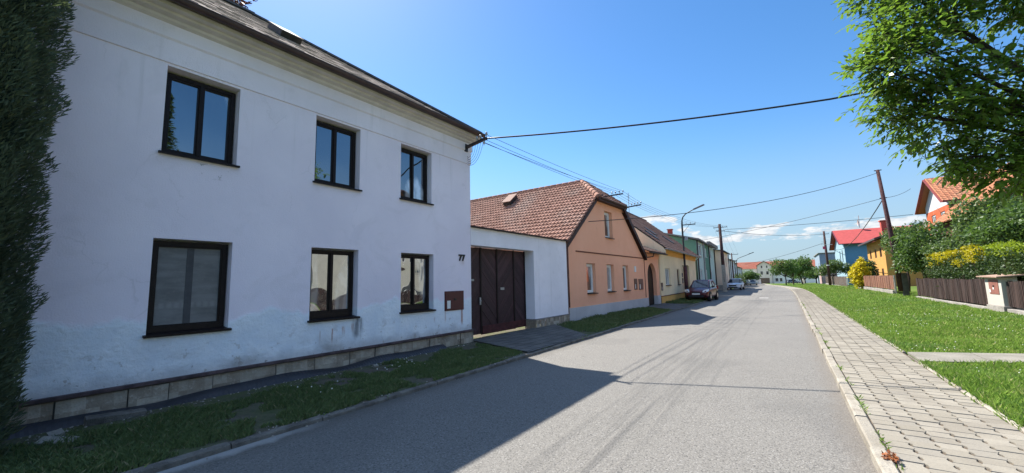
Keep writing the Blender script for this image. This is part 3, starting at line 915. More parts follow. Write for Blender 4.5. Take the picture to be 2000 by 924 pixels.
gate = empty('driveway_gate', WH_LOC, A_WH, 'tall dark brown herringbone board gate with gaps between its boards', 'gate')
def clip(poly, f):
    out = []
    for i, p in enumerate(poly):
        q = poly[(i+1) % len(poly)]
        a, b = f(p), f(q)
        if a >= 0: out.append(p)
        if (a >= 0) != (b >= 0):
            t = a/(a-b); out.append((p[0]+(q[0]-p[0])*t, p[1]+(q[1]-p[1])*t))
    return out
def f_gate(b):
    r = b.island(); v = b.obj(); n = b.noise(v, 7, 5)
    c = b.mix(r, (.030, .013, .016), (.062, .027, .032))
    c = b.mix(n.ss(.5, .8)*.4, c, (.085, .05, .05))
    return b.pbr(c, .55, b.bump(b.noise(v, 40, 3), .004), .35)
M_GATE = mat('gate_paint', f_gate)
lx = [0.02, .91, 1.73, 2.68, 3.36]
for i in range(4):
    a, b_ = lx[i], lx[i+1]-.008
    up = i in (0, 2)
    z0 = .10 if i in (1, 2) else .13
    m = MB(); bwid = .095
    sgn = 1 if up else -1
    c_ = -4.0
    while c_ < 6:
        gap = .0015
        if rnd.random() < (.17 if up else .02): gap = .004 + .004*rnd.random()
        # board: c_ < z - sgn*x < c_+bw
        lo, hi = c_ + gap, c_ + bwid*1.414 - gap
        poly = [(a, z0), (b_, z0), (b_, 2.74), (a, 2.74)]
        poly = clip(poly, lambda p: (p[1]-sgn*p[0]) - lo); 
        if poly: poly = clip(poly, lambda p: hi - (p[1]-sgn*p[0]))
        if poly and len(poly) > 2:
            y_ = .40 + rnd.uniform(-.005, .005)
            cx = sum(p[0] for p in poly)/len(poly); cz = sum(p[1] for p in poly)/len(poly)
            m.prism(poly, y_, y_+.025)
        c_ += bwid*1.414
    # frame of the leaf behind, stile on the meeting edge
    lf = m.build('gate_leaf', M_GATE, gate)
    m = MB(); m.box(b_-.035, b_+.028, .375, .395, z0, 2.75)
    for zz in (.2, 1.35, 2.55): m.box(a, b_, .43, .47, zz, zz+.09)
    m.build('leaf_frame', M_DARKWOOD, lf)
m = MB(); m.box(.95, 3.36, .372, .396, .12, .36); m.build('kick_board', plain('worn_red_board', (.075, .022, .022), .7, .3, 8), gate)
m = MB(); m.box(.80, .86, .35, .385, 1.0, 1.22); m.tube([(.83, .37, 1.12), (.83, .32, 1.12), (.74, .31, 1.12)], .012, 6); m.build('handle', M_ZINC, gate)
m = MB(); m.box(.3, .58, .385, .40, 1.72, 1.78); m.build('bolt', M_ZINC, gate)
m = MB(); m.box(1.9, 2.1, .38, .398, 1.42, 1.50); m.build('letter_slot', M_ZINC, gate)

# ---- things lying along the foot of the wall
m = MB(); N_ = 220
prev = None
for i in range(N_+1):
    xx = -8.6 + 7.4*i/N_
    o_ = .10 + .05*mnoise.noise(Vector((xx*.9, 0, 0))); h_ = .10 + .045*mnoise.noise(Vector((xx*1.1, 3, 0))) + .02*math.sin(xx*2)
    lean = .06
    cols = []
    for k in range(9):
        t = k/8
        d = .007*math.sin(xx*95 + k*2.0)*math.sin(k*2.4)
        cols.append((xx, -o_ - .17*(1-t) - d, .03 + h_*t + .012*math.sin(t*3)))
    if prev:
        for k in range(8): m.quad(prev[k], cols[k], cols[k+1], prev[k+1])
    prev = cols
dm = empty('drainage_membrane', WH_LOC, A_WH, 'black dimpled damp-proof sheet lying loose along the stone plinth', 'membrane')
m.build('dimpled_sheet', plain('black_plastic', (.025, .026, .032), .4, .2, 6, .5), dm, smooth=True)
def slab(loc, rz, tilt, sx, sy, sz, lab, mt):
    m = MB(); n = 4
    vs = []
    t = MB(); t.box(-sx/2, sx/2, -sy/2, sy/2, 0, sz)
    o = t.build('broken_slab', mt)
    md = o.modifiers.new('s', 'SUBSURF'); md.levels = md.render_levels = 3; md.subdivision_type = 'SIMPLE'
    tx = bpy.data.textures.new('slab_noise', 'CLOUDS'); tx.noise_scale = .12
    dp = o.modifiers.new('d', 'DISPLACE'); dp.texture = tx; dp.strength = .03; dp.mid_level = .5
    o.location = loc; o.rotation_euler = (tilt, tilt*.6, rz)
    return tag(o, lab, 'stone')
slab((-6.62, 1.02, .05), .9, .22, .30, .13, .035, 'pale broken concrete slab lying beside the thuja', M_KERB)
slab((-7.2, 1.6, .02), 1.5, .1, .55, .16, .09, 'dark earthy stone block below the plinth near the thuja', M_KERB_OLD)
for i, (x_, y_, s_) in enumerate(((-6.85, 1.05, .16), (-6.9, 5.3, .10), (-6.75, 6.1, .07))):
    slab((x_, y_, .05), i*1.3, .2, s_, s_*.7, s_*.4, ('small pale rubble lump in front of the thuja', 'pale stone lying in the grass under the middle window', 'smallest pale stone in the grass near the driveway')[i], M_KERB)
# ================================================================ orange gabled house
A_OR = R(90-2.0); OR_LOC = (-7.40, 15.3, 0.0)
oh = empty('orange_house', OR_LOC, A_OR, 'orange gabled house with clipped tiled gable and white framed windows', 'house')
def f_orange(b):
    v = b.obj(); x, y, z = b.sep(v)
    n = b.noise(v, .6, 4); n2 = b.noise(v, 3, 5); n3 = b.noise(v, 70, 2)
    c = b.mix(n.ss(.3, .7), (.90, .43, .265), (.94, .47, .295))
    c = b.mix(n2.ss(.5, .8)*.12, c, (.42, .2, .12))
    pl = (z - .56).lt(0.0)
    g = b.mix(b.noise(v, 2.5, 5).ss(.35, .7), (.5, .475, .47), (.66, .62, .62)); g = b.mix(b.noise(b.comb(x*6, y, z*1.5), 1, 4).ss(.52, .7)*.6, g, (.25, .23, .22))
    c = b.mix(pl, c, g)
    # warmer joint of the string course area
    return b.pbr(c, .92, b.bump(n3 + n2, .004), .12)
M_ORANGE = mat('orange_render', f_orange)
gable = [(-.30, -.1), (9.75, -.1), (9.75, 3.2), (9.15, 3.25), (6.13, 5.6), (2.67, 5.6), (-.30, 3.3)]
oh_w = [(1.50, 2.42, 1.10, 2.44), (3.74, 4.62, 1.10, 2.44), (5.86, 6.70, 1.10, 2.44)]
gwn = (3.75, 4.72, 3.77, 5.12)
m = MB()
holed(m, -.30, 9.75, -.1, 3.2, oh_w, .22)
# gable upper part round its window
def gx0(z): return -.30 + (z-3.2)/(5.6-3.2)*2.97
def gx1(z): return 9.25 - (z-3.2)/(5.6-3.2)*3.12
zz = [3.2, gwn[2], gwn[3], 5.62]
for za, zb in zip(zz, zz[1:]):
    if abs(za-gwn[2]) < .01:
        m.quad((gx0(za), 0, za), (gwn[0], 0, za), (gwn[0], 0, zb), (gx0(zb), 0, zb)); m.quad((gwn[1], 0, za), (gx1(za), 0, za), (gx1(zb), 0, zb), (gwn[1], 0, zb))
    else: m.quad((gx0(za), 0, za), (gx1(za), 0, za), (gx1(zb), 0, zb), (gx0(zb), 0, zb))
a, b_, c_, d_ = gwn
m.quad((a,0,c_),(a,.25,c_),(a,.25,d_),(a,0,d_)); m.quad((b_,0,d_),(b_,.25,d_),(b_,.25,c_),(b_,0,c_)); m.quad((a,0,d_),(a,.25,d_),(b_,.25,d_),(b_,0,d_)); m.quad((a,0,c_),(b_,0,c_),(b_,.25,c_),(a,.25,c_))
m.quad((-.3, 16, -.1), (-.3, 0, -.1), (-.3, 0, 3.3), (-.3, 16, 3.3)); m.quad((9.75, 0, -.1), (9.75, 16, -.1), (9.75, 16, 3.2), (9.75, 0, 3.2))
m.poly([(9.15, 16, 3.2), (-.3, 16, 3.2), (4.4, 16, 6.8)]); m.quad((9.75, 16, -.1), (-.3, 16, -.1), (-.3, 16, 3.2), (9.75, 16, 3.2))
m.build('wall', M_ORANGE, oh)
m = MB(); m.box(-.31, 9.74, -.035, -.002, -.1, .56); m.box(9.72, 9.77, -.035, .0, -.1, .56)
m.build('plinth', plaster('grey_plinth', (.52, .50, .51), (.24, .22, .21), .5, .2, .12), oh)
P_OR = glass('small_pane', (.42, .43, .42), refl=.2, fold=6, cover=.5)
for (a, b_, c_, d_) in oh_w:
    window(oh, a+.02, b_-.02, c_+.01, d_-.02, .14, M_WHITEPVC, P_OR, 0, .09, .09, sillm=M_DARKWOOD, sash=.03)
window(oh, gwn[0]+.02, gwn[1]-.02, gwn[2]+.01, gwn[3]-.02, .16, M_WHITEPVC, P_OR, 0, .09, .09, sillm=M_DARKWOOD, sash=.03)
M_TRIM = plain('brown_trim', (.16, .055, .03), .8, .2, 6)
m = MB(); m.box(.5, 9.42, -.02, -.002, 2.90, 2.955); m.box(9.38, 9.44, -.022, -.002, .6, 2.90); m.build('string_course', M_TRIM, oh)
m = MB(); m.box(7.62, 7.86, -.03, -.002, 2.10, 2.42); m.build('house_plaque', M_WHITEPVC, oh)
meter_box(wh_pt(7.72, -.006, 1.10, OR_LOC, A_OR), A_OR, .46, .62, 'tall narrow brown box on the orange wall, nearer the windows', wm=plain('brown_enamel', (.14, .07, .05), .5, .2))
meter_box(wh_pt(8.60, -.006, 1.08, OR_LOC, A_OR), A_OR, .72, .62, 'square brown meter box with sticker on the orange wall beside the arch', wm=plain('rust_enamel', (.17, .075, .055), .5, .2))
# roof of clay tiles
SL2 = .77; L2 = math.hypot(1, SL2); ca2, sa2 = 1/L2, SL2/L2
EX, EZ2 = -.52, 3.16; RX = 4.4; RZ2 = EZ2 + SL2*(RX-EX); YF = -.14; YR = 1.44; ZJ = 5.6
XJ = EX + (ZJ-EZ2)/SL2
def yfront(v):      # front edge of the left slope, running back along the clipped gable above ZJ
    z = EZ2 + v*sa2
    return YF if z < ZJ else YF + (z-ZJ)/(RZ2-ZJ)*(YR-YF)
m = MB(); prof = ((0, .002), (.12, .028), (.3, .03), (.45, .004), (.9, .0), (1.0, .004))
VL2 = (RX-EX)*L2
tiles(m, (EX, 0, EZ2), (0, -1, 0), (ca2, 0, sa2), lambda v: -16.3, lambda v: -yfront(v), VL2, .30, .195, .055, prof, .004)
EX2 = 9.32
m.quad((EX2, YF, EZ2), (EX2, 16.3, EZ2), (RX, 16.3, RZ2), (RX, YR, RZ2)); m.quad((EX, 16.3, EZ2-.02), (EX, YF, EZ2-.02), (RX, YR, RZ2-.02), (RX, 16.3, RZ2-.02))
m.poly([(EX2, YF, EZ2), (RX, YR, RZ2), (2*RX-XJ, YF, ZJ)])
# clipped front
nrow = 5
m.quad((XJ, YF-.12, ZJ-.05), (2*RX-XJ, YF-.12, ZJ-.05), (RX+.02, YR, RZ2), (RX-.02, YR, RZ2))
hv = math.hypot(YR-YF, RZ2-ZJ); W2 = RX-XJ
tiles(m, (RX, YF-.14, ZJ-.04), (1, 0, 0), (0, (YR-YF), (RZ2-ZJ)), lambda v: -W2*(1-v/hv)-.05, lambda v: W2*(1-v/hv)+.05, hv, .33, .235, .06, prof, .006)
M_CLAY = tilemat('clay_tile', (.205, .10, .07), (.315, .165, .12), (.26, .20, .165), .9)
oroof = m.build('roof', M_CLAY, oh)
m = MB()        # ridge and hip tiles
def ridge_tiles(m, a, b, w=.13, step=.38):
    a, b = Vector(a), Vector(b); n = max(1, int((b-a).length/step)); d = (b-a)/n
    for i in range(n):
        p, q = a + d*i, a + d*(i+1.06)
        m.tube([tuple(p), tuple(p.lerp(q, .12)), tuple(q)], [w*1.12, w*1.1, w*.92], 8)
ridge_tiles(m, (RX, 16.3, RZ2-.02), (RX, YR, RZ2-.02)); ridge_tiles(m, (XJ-.02, YF-.1, ZJ), (RX, YR, RZ2)); ridge_tiles(m, (2*RX-XJ, YF-.1, ZJ), (RX, YR, RZ2))
m.build('ridge_tiles', M_CLAY, oroof, smooth=True)
m = MB(); mk = lambda y_, x_, z_: (x_, y_, z_)
Uv, Vv, Nv = Vector((0, -1, 0)), Vector((ca2, 0, sa2)), Vector((-sa2, 0, ca2))
c0 = Vector((EX, 5.45, EZ2)) + Vector((1, 0, SL2))*3.95
m.obox(c0 + Nv*.16, Uv*.26, Vv*.40, Nv*.12, 0); m.obox(c0 + Nv*.29 , Uv*.30, Vv*.46, Nv*.02, 1)
m.build('roof_hatch', [M_BLACKIRON, plain('hatch_sheet', (.21, .12, .09), .8, .2, 5, .2)], oroof)
m = MB()        # dark verge boards and soffit
def verge_board(m, a, b, h=.2, ya=YF-.02, yb=.02):
    for (p, q) in ((a, b),):
        m.add([(p[0], ya, p[1]), (q[0], ya, q[1]), (q[0], ya, q[1]-h), (p[0], ya, p[1]-h), (p[0], yb, p[1]-h), (q[0], yb, q[1]-h)], [(0, 3, 2, 1), (3, 4, 5, 2)])
verge_board(m, (EX, EZ2), (XJ, ZJ), .2); verge_board(m, (2*RX-XJ, ZJ), (EX2+.1, EZ2-.05), .3, YF-.06); 
m.quad((2*RX-XJ, YF-.06, ZJ-.30), (EX2+.1, YF-.06, EZ2-.35), (EX2+.1, .02, EZ2-.35), (2*RX-XJ, .02, ZJ-.3))
m.box(XJ-.05, 2*RX-XJ+.05, YF-.16, YF-.13, ZJ-.16, ZJ+.0); m.box(XJ, 2*RX-XJ, YF-.13, .02, ZJ-.13, ZJ-.10)
m.build('verge_board', plain('verge_brown', (.05, .025, .02), .6, .25, 7), oh)
m = MB(); m.lathe((2*RX-XJ-.1, YF-.2, ZJ-.02), [(0, 0)], 3) if False else None
gutter(m, XJ+.1, 2*RX-XJ+.05, YF-.2, ZJ-.02, .055); m.build('gutter', M_BROWNMETAL, oh)
m = MB(); m.tube([(-.27, -.03, 3.15), (-.27, -.03, .6)], .03, 8); m.build('downpipe', plain('rust_downpipe', (.14, .06, .04), .7, .3, 8), oh, smooth=True)

def pole_bracket(base, end, lab, n=4, r=.055):
    t = empty('wire_bracket', base, 0, lab, 'wire bracket')
    d = Vector(end) - Vector(base); m = MB()
    m.bar((0, 0, 0), tuple(d), r, r); m.bar((0, 0, -.18), (0, 0, .12), .1, .05); m.build('arm', M_BLACKIRON, t)
    pts = []
    for i in range(n):
        p = d*(.48 + .52*i/(n-1)); m = MB(); m.tube([tuple(p), tuple(p+Vector((0, 0, .05)))], .008, 5); insulator(m, tuple(p + Vector((0, 0, .05)))); m.build('insulator', M_CERAMIC, t, smooth=True)
        pts.append(Vector(base) + p + Vector((0, 0, .12)))
    return pts
INS_B = pole_bracket((-7.22, 18.75, 5.74), (-6.2, 18.85, 5.78), 'dark wire bracket on the left side of the orange gable')
INS_C = pole_bracket((-7.08, 21.45, 5.56), (-6.09, 21.35, 5.60), 'dark wire bracket on the right shoulder of the orange gable')

# ---- arched gateway beside it
ga = empty('arched_gateway', OR_LOC, A_OR, 'small orange gateway with a dark arched door and tiled roof', 'gateway')
m = MB(); X0, X1, AX, AR, SZ = 9.76, 12.42, 10.93, .88, 1.80
N_ = 16
arc = [(AX - AR*math.cos(math.pi*i/N_), SZ + AR*math.sin(math.pi*i/N_)) for i in range(N_+1)]
m.quad((X0, .04, -.1), (AX-AR, .04, -.1), (AX-AR, .04, SZ), (X0, .04, SZ)); m.quad((AX+AR, .04, -.1), (X1, .04, -.1), (X1, .04, SZ), (AX+AR, .04, SZ))
m.quad((X0, .04, SZ), (AX-AR, .04, SZ), (AX-AR, .04, 3.35), (X0, .04, 3.35)); m.quad((AX+AR, .04, SZ), (X1, .04, SZ), (X1, .04, 3.35), (AX+AR, .04, 3.35))
for (xa, za), (xb, zb) in zip(arc, arc[1:]):
    m.quad((xa, .04, za), (xb, .04, zb), (xb, .04, 3.35), (xa, .04, 3.35)); m.quad((xa, .04, za), (xa, .30, za), (xb, .30, zb), (xb, .04, zb))
m.quad((AX-AR, .04, -.1), (AX-AR, .30, -.1), (AX-AR, .30, SZ), (AX-AR, .04, SZ)); m.quad((AX+AR, .04, SZ), (AX+AR, .30, SZ), (AX+AR, .30, -.1), (AX+AR, .04, -.1))
m.quad((X1, .04, -.1), (X1, 1.2, -.1), (X1, 1.2, 3.35), (X1, .04, 3.35))
for k in range(4): m.box(X0, X1+.02, .0-.05*k*.4, .04, 3.0+.06*k, 3.06+.06*k)
m.build('wall', M_ORANGE, ga)
m = MB(); d = [(AX-AR, -.05), (AX+AR, -.05)] + [(x_, z_) for x_, z_ in arc[::-1]]; m.prism(d, .26, .31)
m.build('door', M_DARKWOOD, ga)
m = MB(); m.box(AX+AR+.02, X1+.02, .0, .05, -.1, .62); m.box(AX+AR-.012, AX+AR-.002, .045, .25, -.1, .62); m.build('plinth', plaster('pier_plinth', (.5, .49, .5), (.24, .22, .21), .4, .2), ga)
m = MB(); tiles(m, (X0-.5, -.42, 3.34), (1, 0, 0), (0, .93, .36), lambda v: 0, lambda v: 3.5, 1.6, .3, .235, .02, prof, .005)
m.quad((X0-.5, -.42, 3.32), (X1+.36, -.42, 3.32), (X1+.36, 1.2, 3.93), (X0-.5, 1.2, 3.93)); m.box(X0-.5, X1+.36, -.41, -.38, 3.24, 3.34)
M_OLDTILE = tilemat('old_brown_tile', (.085, .05, .04), (.15, .095, .075), (.22, .19, .17), .85)
m.build('roof', M_OLDTILE, ga)
m = MB(); gutter(m, X0-.45, X1+.4, -.47, 3.28, .055); m.tube([(X0+.2, -.45, 3.24), (X0+.2, -.42, 3.05), (X0-.2, -.08, 2.98), (X0-.2, -.06, 2.9)], .035, 8); m.build('gutter', M_BLACKIRON, ga)

# ================================================================ cream and yellow house with brown roof
A_YE = R(90+1.5); YE_LOC = (-7.0, 28.05, 0.0)
ye = empty('yellow_house', YE_LOC, A_YE, 'single-storey cream and yellow house under a steep brown tiled roof', 'house')
M_CREAM = plaster('cream_render', (.90, .72, .46), (.34, .28, .2), .3, .6)
M_OCHRE = plaster('ochre_render', (.82, .46, .14), (.3, .2, .1), .35, .3)
SLY = .82
hw = [(1.55, 3.15, 1.22, 2.42), (5.75, 6.8, 1.22, 2.42), (9.7, 11.5, .5, 2.8)]
m = MB(); box_walls(m, 0.0, 15.3, 10.0, .54, 3.34, hw, .16); m.build('wall', M_CREAM, ye)
GBM = plaster('beige_gable', (.74, .58, .38), (.3, .24, .17), .1, 0)
YG = lambda y_: 3.70 + (y_+.45)*SLY - .04
m = MB(); m.prism([(-.42, 3.3), (-.42, YG(-.42)-.1), (-.3, YG(-.3)), (4.6, YG(4.6)), (9.6, YG(-.42)-.1), (9.6, 3.3)], 0, 1); m.v = [(-.05 + .25*y_, x_, z_) for x_, y_, z_ in m.v]; m.build('gable_wall', GBM, ye, fix=True)
m = MB(); m.poly([(15.3, 0, 3.3), (15.3, 0, 3.8), (15.3, 4.6, 7.8), (15.3, 9.2, 3.8), (15.3, 9.2, 3.3)]); m.build('gable_wall', GBM, ye)
m = MB(); m.box(-.02, 15.32, -.03, .1, 3.34, 3.42); m.box(-.03, 15.33, -.06, .1, 3.42, 3.66); m.box(-.04, 15.34, -.16, .1, 3.66, 3.76); m.build('frieze', M_OCHRE, ye)
m = MB(); m.box(0.0, 15.3, -.04, .02, -.1, .50); m.build('plinth', M_OCHRE, ye)
m = MB(); m.box(-.01, 15.31, -.06, .02, .50, .545); m.build('plinth_ledge', M_TRIM, ye)
window(ye, 1.57, 3.13, 1.23, 2.41, .10, M_WHITEPVC, P_OR, 2, .07, .07, sillm=M_DARKWOOD)
window(ye, 5.77, 6.78, 1.23, 2.41, .10, plain('brown_frame', (.12, .06, .04), .5), P_OR, 1, .07, .07, sillm=M_DARKWOOD)
m = MB(); m.box(9.7, 11.5, .12, .16, .3, 2.8); m.box(9.7, 11.5, .1, .125, 2.2, 2.25); m.box(10.58, 10.62, .1, .125, .3, 2.8); d = m.build('door', plain('olive_door', (.22, .17, .075), .5, .2), ye)
m = MB(); m.box(10.66, 10.70, .06, .1, 1.2, 1.4); m.build('handle', M_ZINC, d)
LY = math.hypot(1, SLY)
m = MB(); tiles(m, (.05, -.45, 3.72), (1, 0, 0), (0, 1/LY, SLY/LY), lambda v: 0, lambda v: 15.4, 5.05*LY, .36, .30, .05, ((0, .0), (.2, .03), (.4, .03), (.6, .0), (1, 0)), .004)
m.quad((.05, -.45, 3.70), (15.45, -.45, 3.70), (15.45, 4.6, 3.70+5.05*SLY), (.05, 4.6, 3.70+5.05*SLY)); m.quad((15.45, 9.65, 3.70), (.05, 9.65, 3.70), (.05, 4.6, 3.70+5.05*SLY), (15.45, 4.6, 3.70+5.05*SLY))
M_BROWNTILE = tilemat('brown_tile', (.10, .055, .045), (.17, .10, .08), (.20, .15, .13), .8)
yroof = m.build('roof', M_BROWNTILE, ye)
m = MB(); ridge_tiles(m, (15.45, 4.6, 7.85), (-.05, 4.6, 7.85), .13, .42); m.build('ridge_tiles', M_BROWNTILE, yroof)
for (x_, y_) in ((2.0, .9), (4.6, 1.6), (8.6, 1.1)):
    Vv = Vector((0, 1/LY, SLY/LY)); Nv = Vector((0, -SLY/LY, 1/LY)); c0 = Vector((x_, y_, 3.72 + (y_+.45)*SLY)); m = MB()
    m.obox(c0 + Nv*.05, Vector((.45, 0, 0)), Vv*.5, Nv*.06, 0); m.build('roof_window', [M_BLACKIRON], yroof)
m = MB(); m.box(5.2, 6.0, 4.9, 5.6, 7.0, 8.5); m.box(5.1, 6.1, 4.8, 5.7, 8.5, 8.6); m.build('chimney', plain('brick_red', (.30, .10, .07), .9, .3, 12), yroof)
m = MB(); m.tube([(9.6, 4.6, 7.8), (9.6, 4.6, 9.9)], .03, 5); m.bar((9.2, 4.6, 9.5), (10.0, 4.6, 9.5), .03, .03); m.bar((9.3, 4.6, 9.15), (9.9, 4.6, 9.15), .03, .03); m.build('antenna', M_ZINC, yroof)
m = MB(); gutter(m, -.1, 15.5, -.5, 3.70, .07); m.build('gutter', M_ZINC, ye)
m = MB(); m.tube([(15.45, -.45, 3.75), (15.45, -.08, 3.45), (15.45, -.08, .1)], .05, 8); m.build('downpipe', M_BLACKIRON, ye)
for (x_, z_, w_, h_, lab) in ((.25, .90, .42, .52, 'brown box low on the cream wall next to the arch'), (7.95, 1.82, .4, .3, 'upper of two small brown boxes left of the olive door'), (7.95, 1.28, .45, .42, 'lower of two small brown boxes left of the olive door')):
    meter_box(wh_pt(x_, -.006, z_, YE_LOC, A_YE), A_YE, w_, h_, lab, wm=bpy.data.materials['brown_enamel'])

# ================================================================ green house
A_GR = R(90+2.0); GR_LOC = (-7.40, 42.0, 0.0)
gr = empty('green_house', GR_LOC, A_GR, 'two-storey mint green house with dark green middle bay and flat roof', 'house')
M_MINT = plaster('mint_render', (.50, .64, .58), (.2, .26, .22), .2, .4); M_GREEN = plaster('green_render', (.14, .28, .205), (.1, .18, .12), .2, .4)
hg = [(5.0, 6.9, 4.1, 5.3), (5.2, 6.6, 1.3, 2.6), (14.5, 16.2, 4.1, 5.25), (14.6, 16.0, 1.3, 2.6)]
m = MB(); box_walls(m, 3.15, 19.5, 9, -.1, 5.6, hg, .14, left=False); m.build('wall', M_MINT, gr)
m = MB(); m.quad((3.15, 9, -.1), (3.15, 0, -.1), (3.15, 0, 5.6), (3.15, 9, 8.0)); m.build('side_wall', M_GREEN, gr)
hb = [(9.6, 11.4, 4.1, 5.2), (9.3, 10.6, 1.2, 2.65)]
m = MB(); 
holed(m, 8.4, 13.0, -.1, 5.6, hb, .14, -.06); m.quad((8.4, .0, -.1), (8.4, -.06, -.1), (8.4, -.06, 5.6), (8.4, 0, 5.6)); m.quad((13, -.06, -.1), (13, 0, -.1), (13, 0, 5.6), (13, -.06, 5.6)); m.build('bay', M_GREEN, gr)
P_GR = glass('far_pane', (.10, .105, .11), refl=.07, cover=.4)
for h in hg: window(gr, h[0]+.02, h[1]-.02, h[2]+.01, h[3]-.02, .06, M_WHITEPVC, P_GR, 1, .08, .05, sillm=M_WHITEPVC)
for h in hb: window(gr, h[0]+.02, h[1]-.02, h[2]+.01, h[3]-.02, .02, M_WHITEPVC, P_GR, 0 if h[2] < 2 else 1, .1, .1, sillm=M_WHITEPVC)
m = MB(); m.add([(2.9, -.35, 5.60), (19.8, -.35, 5.60), (19.8, 9.2, 8.05), (2.9, 9.2, 8.05), (2.9, -.35, 5.75), (19.8, -.35, 5.75), (19.8, 9.2, 8.2), (2.9, 9.2, 8.2)], [(3,2,1,0),(4,5,6,7),(0,1,5,4),(1,2,6,5),(2,3,7,6),(3,0,4,7)])
m.box(10.5, 19.9, -.55, -.2, 5.62, 6.0)
groof = m.build('roof', plain('grey_fascia', (.2, .19, .18), .8, .2, 2), gr)
m = MB(); m.box(3.6, 4.1, 2.35, 2.8, 6.1, 6.95); m.box(3.54, 4.16, 2.29, 2.86, 6.95, 7.03); m.build('chimney', plain('red_chimney', (.42, .07, .05), .8, .25, 9), groof)
for x_ in (3.28, 8.3, 13.1, 19.4):
    m = MB(); m.tube([(x_, -.1, 5.6), (x_, -.1, .05)], .07, 8); m.build('downpipe', M_BLACKIRON if x_ != 8.3 else M_ZINC, gr)

# ---- cream end house with steps
A_CR = R(90+1.5); CR_LOC = (-7.2, 62.4, 0.0)
cr = empty('cream_house', CR_LOC, A_CR, 'cream two-storey house with a windowless side wall beyond the green one', 'house')
M_PALE = plaster('pale_render', (.84, .66, .50), (.3, .26, .2), .3, .4)
hc = [(2.2, 3.1, 3.3, 4.7), (5.2, 6.1, 3.3, 4.7), (2.2, 3.1, .6, 2.4), (5.2, 6.1, .6, 2.2)]
m = MB(); box_walls(m, 0, 9, 8, -.15, 5.35, hc, .12, zback=7.0); m.build('wall', M_PALE, cr)
for h in hc: window(cr, h[0]+.02, h[1]-.02, h[2], h[3]-.02, .05, plain('brown_frame', (.12, .06, .04), .5) if h is hc[0] else bpy.data.materials['brown_frame'], P_GR, 1, .08)
m = MB(); m.add([(-.3, -.35, 5.30), (9.2, -.35, 5.30), (9.2, 8.3, 7.0), (-.3, 8.3, 7.0), (-.3, -.35, 5.42), (9.2, -.35, 5.42), (9.2, 8.3, 7.15), (-.3, 8.3, 7.15)], [(3,2,1,0),(4,5,6,7),(0,1,5,4),(1,2,6,5),(2,3,7,6),(3,0,4,7)])
m.build('roof', plain('dark_roofing', (.06, .055, .05), .85, .2, 3), cr)
m = MB(); m.tube([(.1, -.1, 5.3), (.1, -.1, 0)], .06, 8); m.tube([(8.9, -.1, 5.3), (8.9, -.1, 0)], .06, 8); m.build('downpipe', M_BLACKIRON, cr)
m = MB()
st = empty('entrance_steps', (-7.55, 59.4, 0), R(90), 'concrete entrance steps with a dark railing between green and cream houses', 'steps')
for k in range(4): m.box(.35*k, 2.6, -.55, .7, -.1 if k == 0 else .17*k, .17*(k+1))
m.build('treads', M_CONC, st)
m = MB(); q = lambda x_: .17*x_/.35
for k in range(8): m.bar((.15+.33*k, -.55, .1+min(.68, q(.15+.33*k))), (.15+.33*k, -.55, 1.05+min(.68, q(.15+.33*k))), .035, .035)
for h_ in (.25, .55, .85, 1.1): m.bar((.1, -.55, h_), (1.4, -.55, h_+.66), .04, .04); m.bar((1.4, -.55, h_+.66), (2.6, -.55, h_+.66), .04, .04)
m.build('railing', M_BLACKIRON, st)

# ---- the pale terraces further down
def terrace(loc, ang, W, zt, D, lab, wm, wins, roofc, name='terraced_house', rise=1.6, ov=.4):
    t = empty(name, loc, ang, lab, 'house'); m = MB()
    box_walls(m, 0, W, D, -.6, zt, wins, .12); m.poly([(0, 0, zt), (0, D, zt), (0, D/2, zt+rise)][::-1]); m.poly([(W, 0, zt), (W, D, zt), (W, D/2, zt+rise)]); m.build('wall', wm, t)
    for h in wins: window(t, h[0]+.02, h[1]-.02, h[2], h[3]-.02, .05, M_WHITEPVC, P_GR, 1, .09)
    m = MB(); k = rise/(D/2)
    for sgn in (0, 1):
        ya, yb = (-ov, D/2) if not sgn else (D+ov, D/2)
        za = zt - ov*k + .03; zb = zt + rise + .03
        m.quad((-.2, ya, za), (W+.2, ya, za), (W+.2, yb, zb), (-.2, yb, zb)); m.quad((-.2, ya, za+.12), (W+.2, ya, za+.12), (W+.2, yb, zb+.12), (-.2, yb, zb+.12))
        m.quad((-.2, ya, za), (W+.2, ya, za), (W+.2, ya, za+.12), (-.2, ya, za+.12)); m.quad((-.2, ya, za), (-.2, yb, zb), (-.2, yb, zb+.12), (-.2, ya, za+.12))
    rf = m.build('roof', roofc, t); 
    m = MB(); m.box(W*.4, W*.4+.7, D/2+.3, D/2+1, zt+rise-.6, zt+rise+1.0); m.build('chimney', bpy.data.materials['brick_red'], rf)
    m = MB(); m.tube([(.1, -.1, zt), (.1, -.1, 0)], .07, 6); m.tube([(W-.1, -.1, zt), (W-.1, -.1, 0)], .07, 6); m.build('downpipe', M_BLACKIRON, t)
    return t
M_WH2 = plaster('white_render', (.74, .71, .69), (.3, .28, .25), .3, .4); M_WH3 = plaster('grey_render', (.68, .67, .66), (.3, .28, .25), .3, .4)
DR = bpy.data.materials['dark_roofing']
wins = lambda xs_: [(x_, x_+1.0, 3.2, 4.5) for x_ in xs_] + [(x_, x_+1.0, .8, 2.2) for x_ in xs_]
terrace((-8.3, 72.5, gz(72)), R(92), 8.5, 5.0, 8, 'low cream terraced house behind the utility pole', M_PALE, wins([1.2, 3.8, 6.2]), DR)
terrace((-9.3, 92, gz(92)), R(91.5), 12, 5.5, 8, 'white terraced house with a dark flat-looking eave', M_WH2, wins([1.5, 4.0, 7.0, 9.5]), DR, rise=1.0)
terrace((-9.9, 104.5, gz(104)), R(91.5), 10, 5.4, 8, 'second white terraced house down the far street', M_WH3, wins([1.5, 4.0, 7.0]), DR, rise=1.4)
